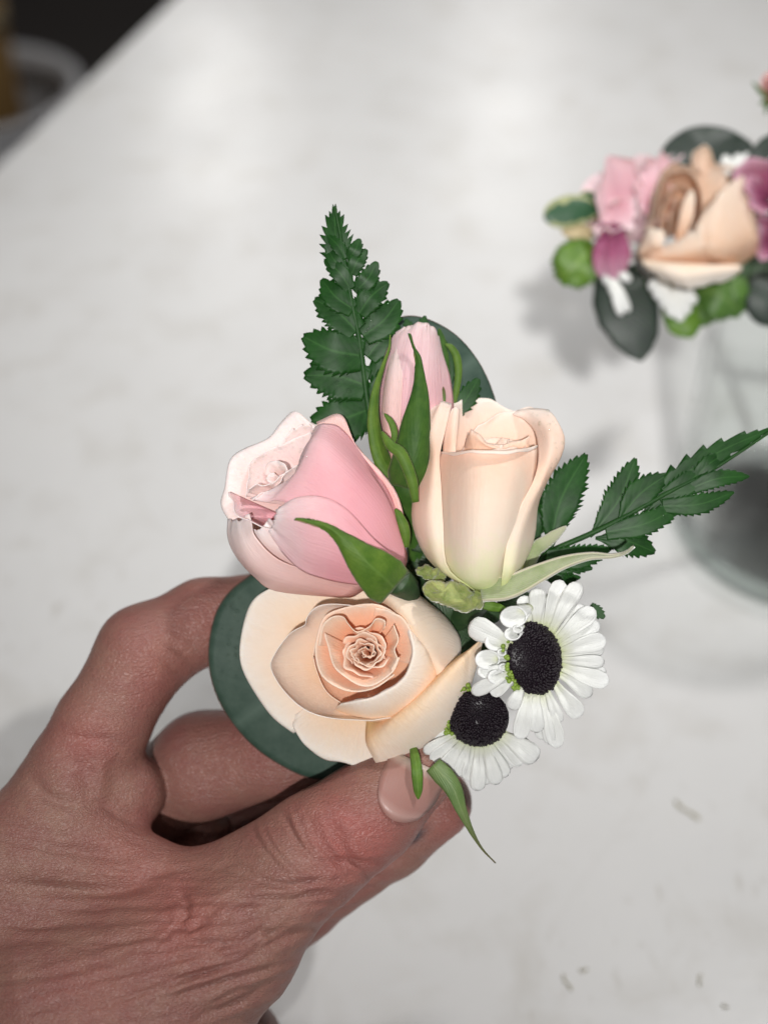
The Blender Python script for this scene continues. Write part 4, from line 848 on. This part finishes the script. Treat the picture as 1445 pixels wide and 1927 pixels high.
ci = petal_mat('corsage peach pocket shade', [(0, (.48, .22, .12)), (.6, (.66, .40, .27)), (1, (.80, .60, .47))], (.5, .26, .16), .3)  # darker peach puts the pocket's shade into the petal colour
fan([Z4(800, 980, 40), Z4(830, 840, 44), Z4(870, 690, 36), Z4(940, 640, 26), Z4(1020, 660, 20), Z4(1075, 740, 24), Z4(1085, 860, 50), Z4(1040, 980, 80)], Z4(920, 980, -130), ci, c1, bowl=.8)
petal([[Z4(830, 1190, 10), Z4(980, 1180, 40), Z4(1140, 1150, 60)], [Z4(785, 1120, 50), Z4(950, 1110, 92), Z4(1110, 1070, 108)], [Z4(850, 1075, 60), Z4(950, 1050, 92), Z4(1090, 990, 112)], [Z4(880, 1055, 50), Z4(960, 1025, 82), Z4(1080, 945, 104)]], cp, c1)
blade([Z4(950, 1040, 40), Z4(985, 930, 52), Z4(1010, 830, 44), Z4(1030, 750, 30)], 13, cp, c1, name='petal', prof='blade', arch=.4)
petal([[Z4(800, 1170, -20), Z4(1000, 1200, 0), Z4(1250, 1200, -20)], [Z4(750, 1130, 60), Z4(950, 1150, 100), Z4(1280, 1160, 60)], [Z4(770, 1170, 80), Z4(970, 1220, 120), Z4(1300, 1190, 70)], [Z4(830, 1230, 50), Z4(1010, 1290, 80), Z4(1250, 1240, 40)]], M['peach_open'], c1)
petal([[Z4(760, 1140, 0), Z4(840, 1150, 20), Z4(900, 1140, 20)], [Z4(740, 1080, 50), Z4(800, 1060, 80), Z4(870, 1060, 90)], [Z4(780, 960, 60), Z4(830, 960, 80), Z4(880, 1000, 80)]], cp, c1)
fan([Z4(850, 990, 30), Z4(872, 840, 36), Z4(925, 730, 26), Z4(990, 735, 20), Z4(1035, 830, 30), Z4(1030, 970, 60)], Z4(940, 1000, -90), ci, c1, bowl=.7)
fan([Z4(900, 1000, 30), Z4(915, 880, 34), Z4(950, 800, 24), Z4(985, 830, 26), Z4(995, 960, 50)], Z4(950, 1000, -70), ci, c1, bowl=.7)
c2 = cpart('carnation', Z4(640, 850, -150), 'ruffled pink bloom at the left of the corsage')
for i in range(9):
    ring(Z4(655, 800, -75), (-.35, .55, .7), i*2.1, 1.1, 8, 24+i*8.5, -120, 62-i*7, M['corsage_pink'], c2, ruf=4, lip=8, amp=2)
fan([Z4(500, 960, 10), Z4(510, 800, 20), Z4(540, 650, 10), Z4(610, 560, 0), Z4(720, 590, 0), Z4(760, 700, 0)], Z4(660, 940, -60), M['corsage_pink'], c2, amp=4)
fan([Z4(480, 970, 30), Z4(560, 990, 60), Z4(650, 970, 40), Z4(710, 930, 10), Z4(720, 800, -10)], Z4(640, 800, -10), M['corsage_pink'], c2, amp=4)
fan([Z4(740, 620, 10), Z4(800, 570, 0), Z4(880, 540, -10), Z4(930, 580, -10), Z4(1000, 560, -30)], Z4(820, 850, -60), M['corsage_pink'], c2, amp=4)
fan([Z4(740, 860, -20), Z4(720, 700, -20), Z4(780, 600, -30), Z4(860, 620, -40)], Z4(800, 900, -20), M['corsage_pink'], c2, amp=4)
c3 = cpart('magenta_bloom', Z4(580, 1100, -100), 'small deep magenta bloom')
for i, a in enumerate([(490, 960, 540, 1230), (590, 960, 590, 1250), (680, 980, 620, 1210), (560, 980, 510, 1130), (640, 970, 660, 1150)]):
    blade([Z4((a[0]+600)/2, a[1]-30, 20), Z4((a[0]+a[2])/2, (a[1]+a[3])/2, 40), Z4(a[2], a[3], 20)], 14, M['magenta'], c3, name='petal', prof='strap', arch=.4, wav=.15)
c4 = cpart('magenta_bloom', Z4(1440, 750, -100), 'deep magenta bloom at the photo\'s right edge')
for i in range(6):
    ring(Z4(1450, 770, 0), (-.1, .2, .9), i*1.3, .8, 5, 30+i*7, -60, 60-4*i, M['magenta'], c4, ruf=4, lip=8, amp=2)
for i in range(4):
    ring(Z4(1470, 1030, -30), (-.1, .0, .9), i*1.6, .9, 5, 24+i*7, -60, 30-4*i, M['magenta'], c4, ruf=4, lip=8, amp=2)
def wisps(label, c, ends, z, hw=9):
    d = cpart('daisy', Z4(c[0], c[1], z-20), label)
    for e in ends: blade([Z4(c[0], c[1], z), Z4((c[0]+e[0])/2+8, (c[1]+e[1])/2, z+14), Z4(e[0], e[1], z)], hw, M['daisy_white'], d, name='petal', prof='strap', arch=.3)
wisps('white daisy behind the peach rose, tips showing', (1260, 690), [(1200, 560), (1240, 580), (1280, 550), (1310, 570), (1340, 545), (1380, 550), (1180, 600), (1400, 510)], -70)
wisps('white daisy under the peach rose, left', (800, 1100), [(700, 930), (680, 1020), (690, 1090), (660, 1140), (740, 1190), (780, 1230), (720, 960)], -110)
wisps('white daisy hanging below the peach rose', (880, 1240), [(830, 1350), (880, 1400), (920, 1450), (970, 1470), (1010, 1430), (1050, 1370), (1040, 1300), (790, 1290)], -10, 12)
wisps('white petals hanging over the dark oval leaf', (540, 1150), [(600, 1330), (640, 1440), (680, 1420), (690, 1250), (560, 1270), (510, 1200)], 10)
cl = lambda *a, **k: blade(*a, parent=cg, **k)
cl([Z4(510, 870, -30), Z4(400, 860, -20), Z4(300, 880, -16), Z4(215, 905, -10)], 30, M['variegated'], name='variegated_leaf', prof='oval', arch=.3, label='cream edged green leaf at the far left')
cl([Z4(500, 800, -50), Z4(450, 800, -44), Z4(400, 830, -40)], 16, M['variegated'], name='variegated_leaf', prof='blade', arch=.3)
cl([Z4(500, 990, -40), Z4(400, 980, -30), Z4(310, 980, -30)], 16, simple('pale stalk', (.45, .36, .2), Roughness=.6), name='stalk', prof='blade', arch=.3, label='pale tan stalk above the round green leaf')
cl([Z4(500, 1060, -20), Z4(430, 1120, 10), Z4(360, 1190, 10), Z4(300, 1250, -10)], 46, M['bright_leaf'], name='leaf', prof='egg', arch=.3, serr=.25, wav=.2, label='bright green rounded leaf at the left')
cl([Z4(500, 1180, -20), Z4(400, 1160, 6), Z4(280, 1090, -10)], 44, M['bright_leaf'], name='leaf', prof='egg', arch=.3, serr=.25, wav=.2)
cl([Z4(560, 1150, -70), Z4(640, 1330, -40), Z4(700, 1500, -30), Z4(750, 1690, -40)], 60, M['dark_leaf'], name='eucalyptus_leaf', prof='egg', arch=.12, nt=30, label='dark oval leaf hanging straight down')
cl([Z4(1050, 1280, -60), Z4(1150, 1320, -20), Z4(1230, 1360, -20), Z4(1300, 1430, -40)], 50, M['mid_leaf'], name='leaf', prof='blade', arch=.3, serr=.2)
cl([Z4(900, 1330, -60), Z4(960, 1440, -30), Z4(1000, 1500, -30), Z4(1030, 1560, -30)], 34, M['bright_leaf'], name='leaf', prof='blade', arch=.3)
cl([Z4(1180, 1300, -40), Z4(1250, 1290, -10), Z4(1330, 1250, -20)], 30, M['mid_leaf'], name='leaf', prof='blade', arch=.3)
cl([Z4(1000, 1300, -70), Z4(1080, 1420, -40), Z4(1120, 1490, -50)], 40, M['mid_leaf'], name='leaf', prof='blade', arch=.3)
cl([Z4(1480, 1200, -60), Z4(1440, 1330, -30), Z4(1450, 1500, -40)], 44, M['dark_leaf'], name='eucalyptus_leaf', prof='oval', arch=.3)
disc_leaf([Z4(840, 560, -90), Z4(900, 480, -90), Z4(1000, 415, -92), Z4(1110, 398, -94), Z4(1220, 415, -96), Z4(1310, 460, -98), Z4(1360, 510, -100), Z4(1330, 600, -100), Z4(1200, 680, -98), Z4(1000, 690, -94), Z4(880, 650, -90)], Z4(1090, 540, -84), M['dark_leaf'], 'dark round leaf behind the roses', parent=cg)
cl([Z4(1340, 640, -60), Z4(1400, 560, -50), Z4(1470, 440, -50)], 20, M['dark_leaf'], name='leaf', prof='blade')
tube([Z4(700, 1150, -200), Z4(950, 1150, -220), Z4(1250, 1150, -230), Z4(1600, 1150, -230)], 30, M['stem'], cg, name='wrist_band', n=20)
for i in range(8):
    x = 700+i*100; cl([Z4(x, 1110, -190), Z4(x+40, 1180, -150), Z4(x+50, 1260, -140)], 40, M['stem'], name='leaf', prof='oval')

# another bloom just showing at the right edge
rb = empty('pink_bloom', WP(np.array([1470., 200, -1000])), label='dusty pink bloom with thin sepals cut by the right edge, above the corsage', cat='flower')
for i in range(6):
    ring((1478, 175, -1010), (-.2, .7, .6), i*2.1, 1.3, 10, 22+i*4.5, -60, 46-3*i, M['dusty_pink'], rb, ruf=1.5, lip=4)
for e in ((1415, 153), (1428, 195), (1440, 215)):
    blade([(1480, 215, -1020), (1450, 190, -990), (e[0], e[1], -985)], 6, M['sepal_dark'], rb, name='sepal', prof='blade')
tube([(1480, 215, -1010), (1500, 420, -1250), (1495, 760, -1700), (1480, 980, -1900)], 10, M['stem'], rb)

S.cycles.use_denoising = True
S.cycles.max_bounces = 10; S.cycles.transmission_bounces = 8; S.cycles.transparent_max_bounces = 8
S.cycles.caustics_refractive = True; S.cycles.sample_clamp_indirect = 6
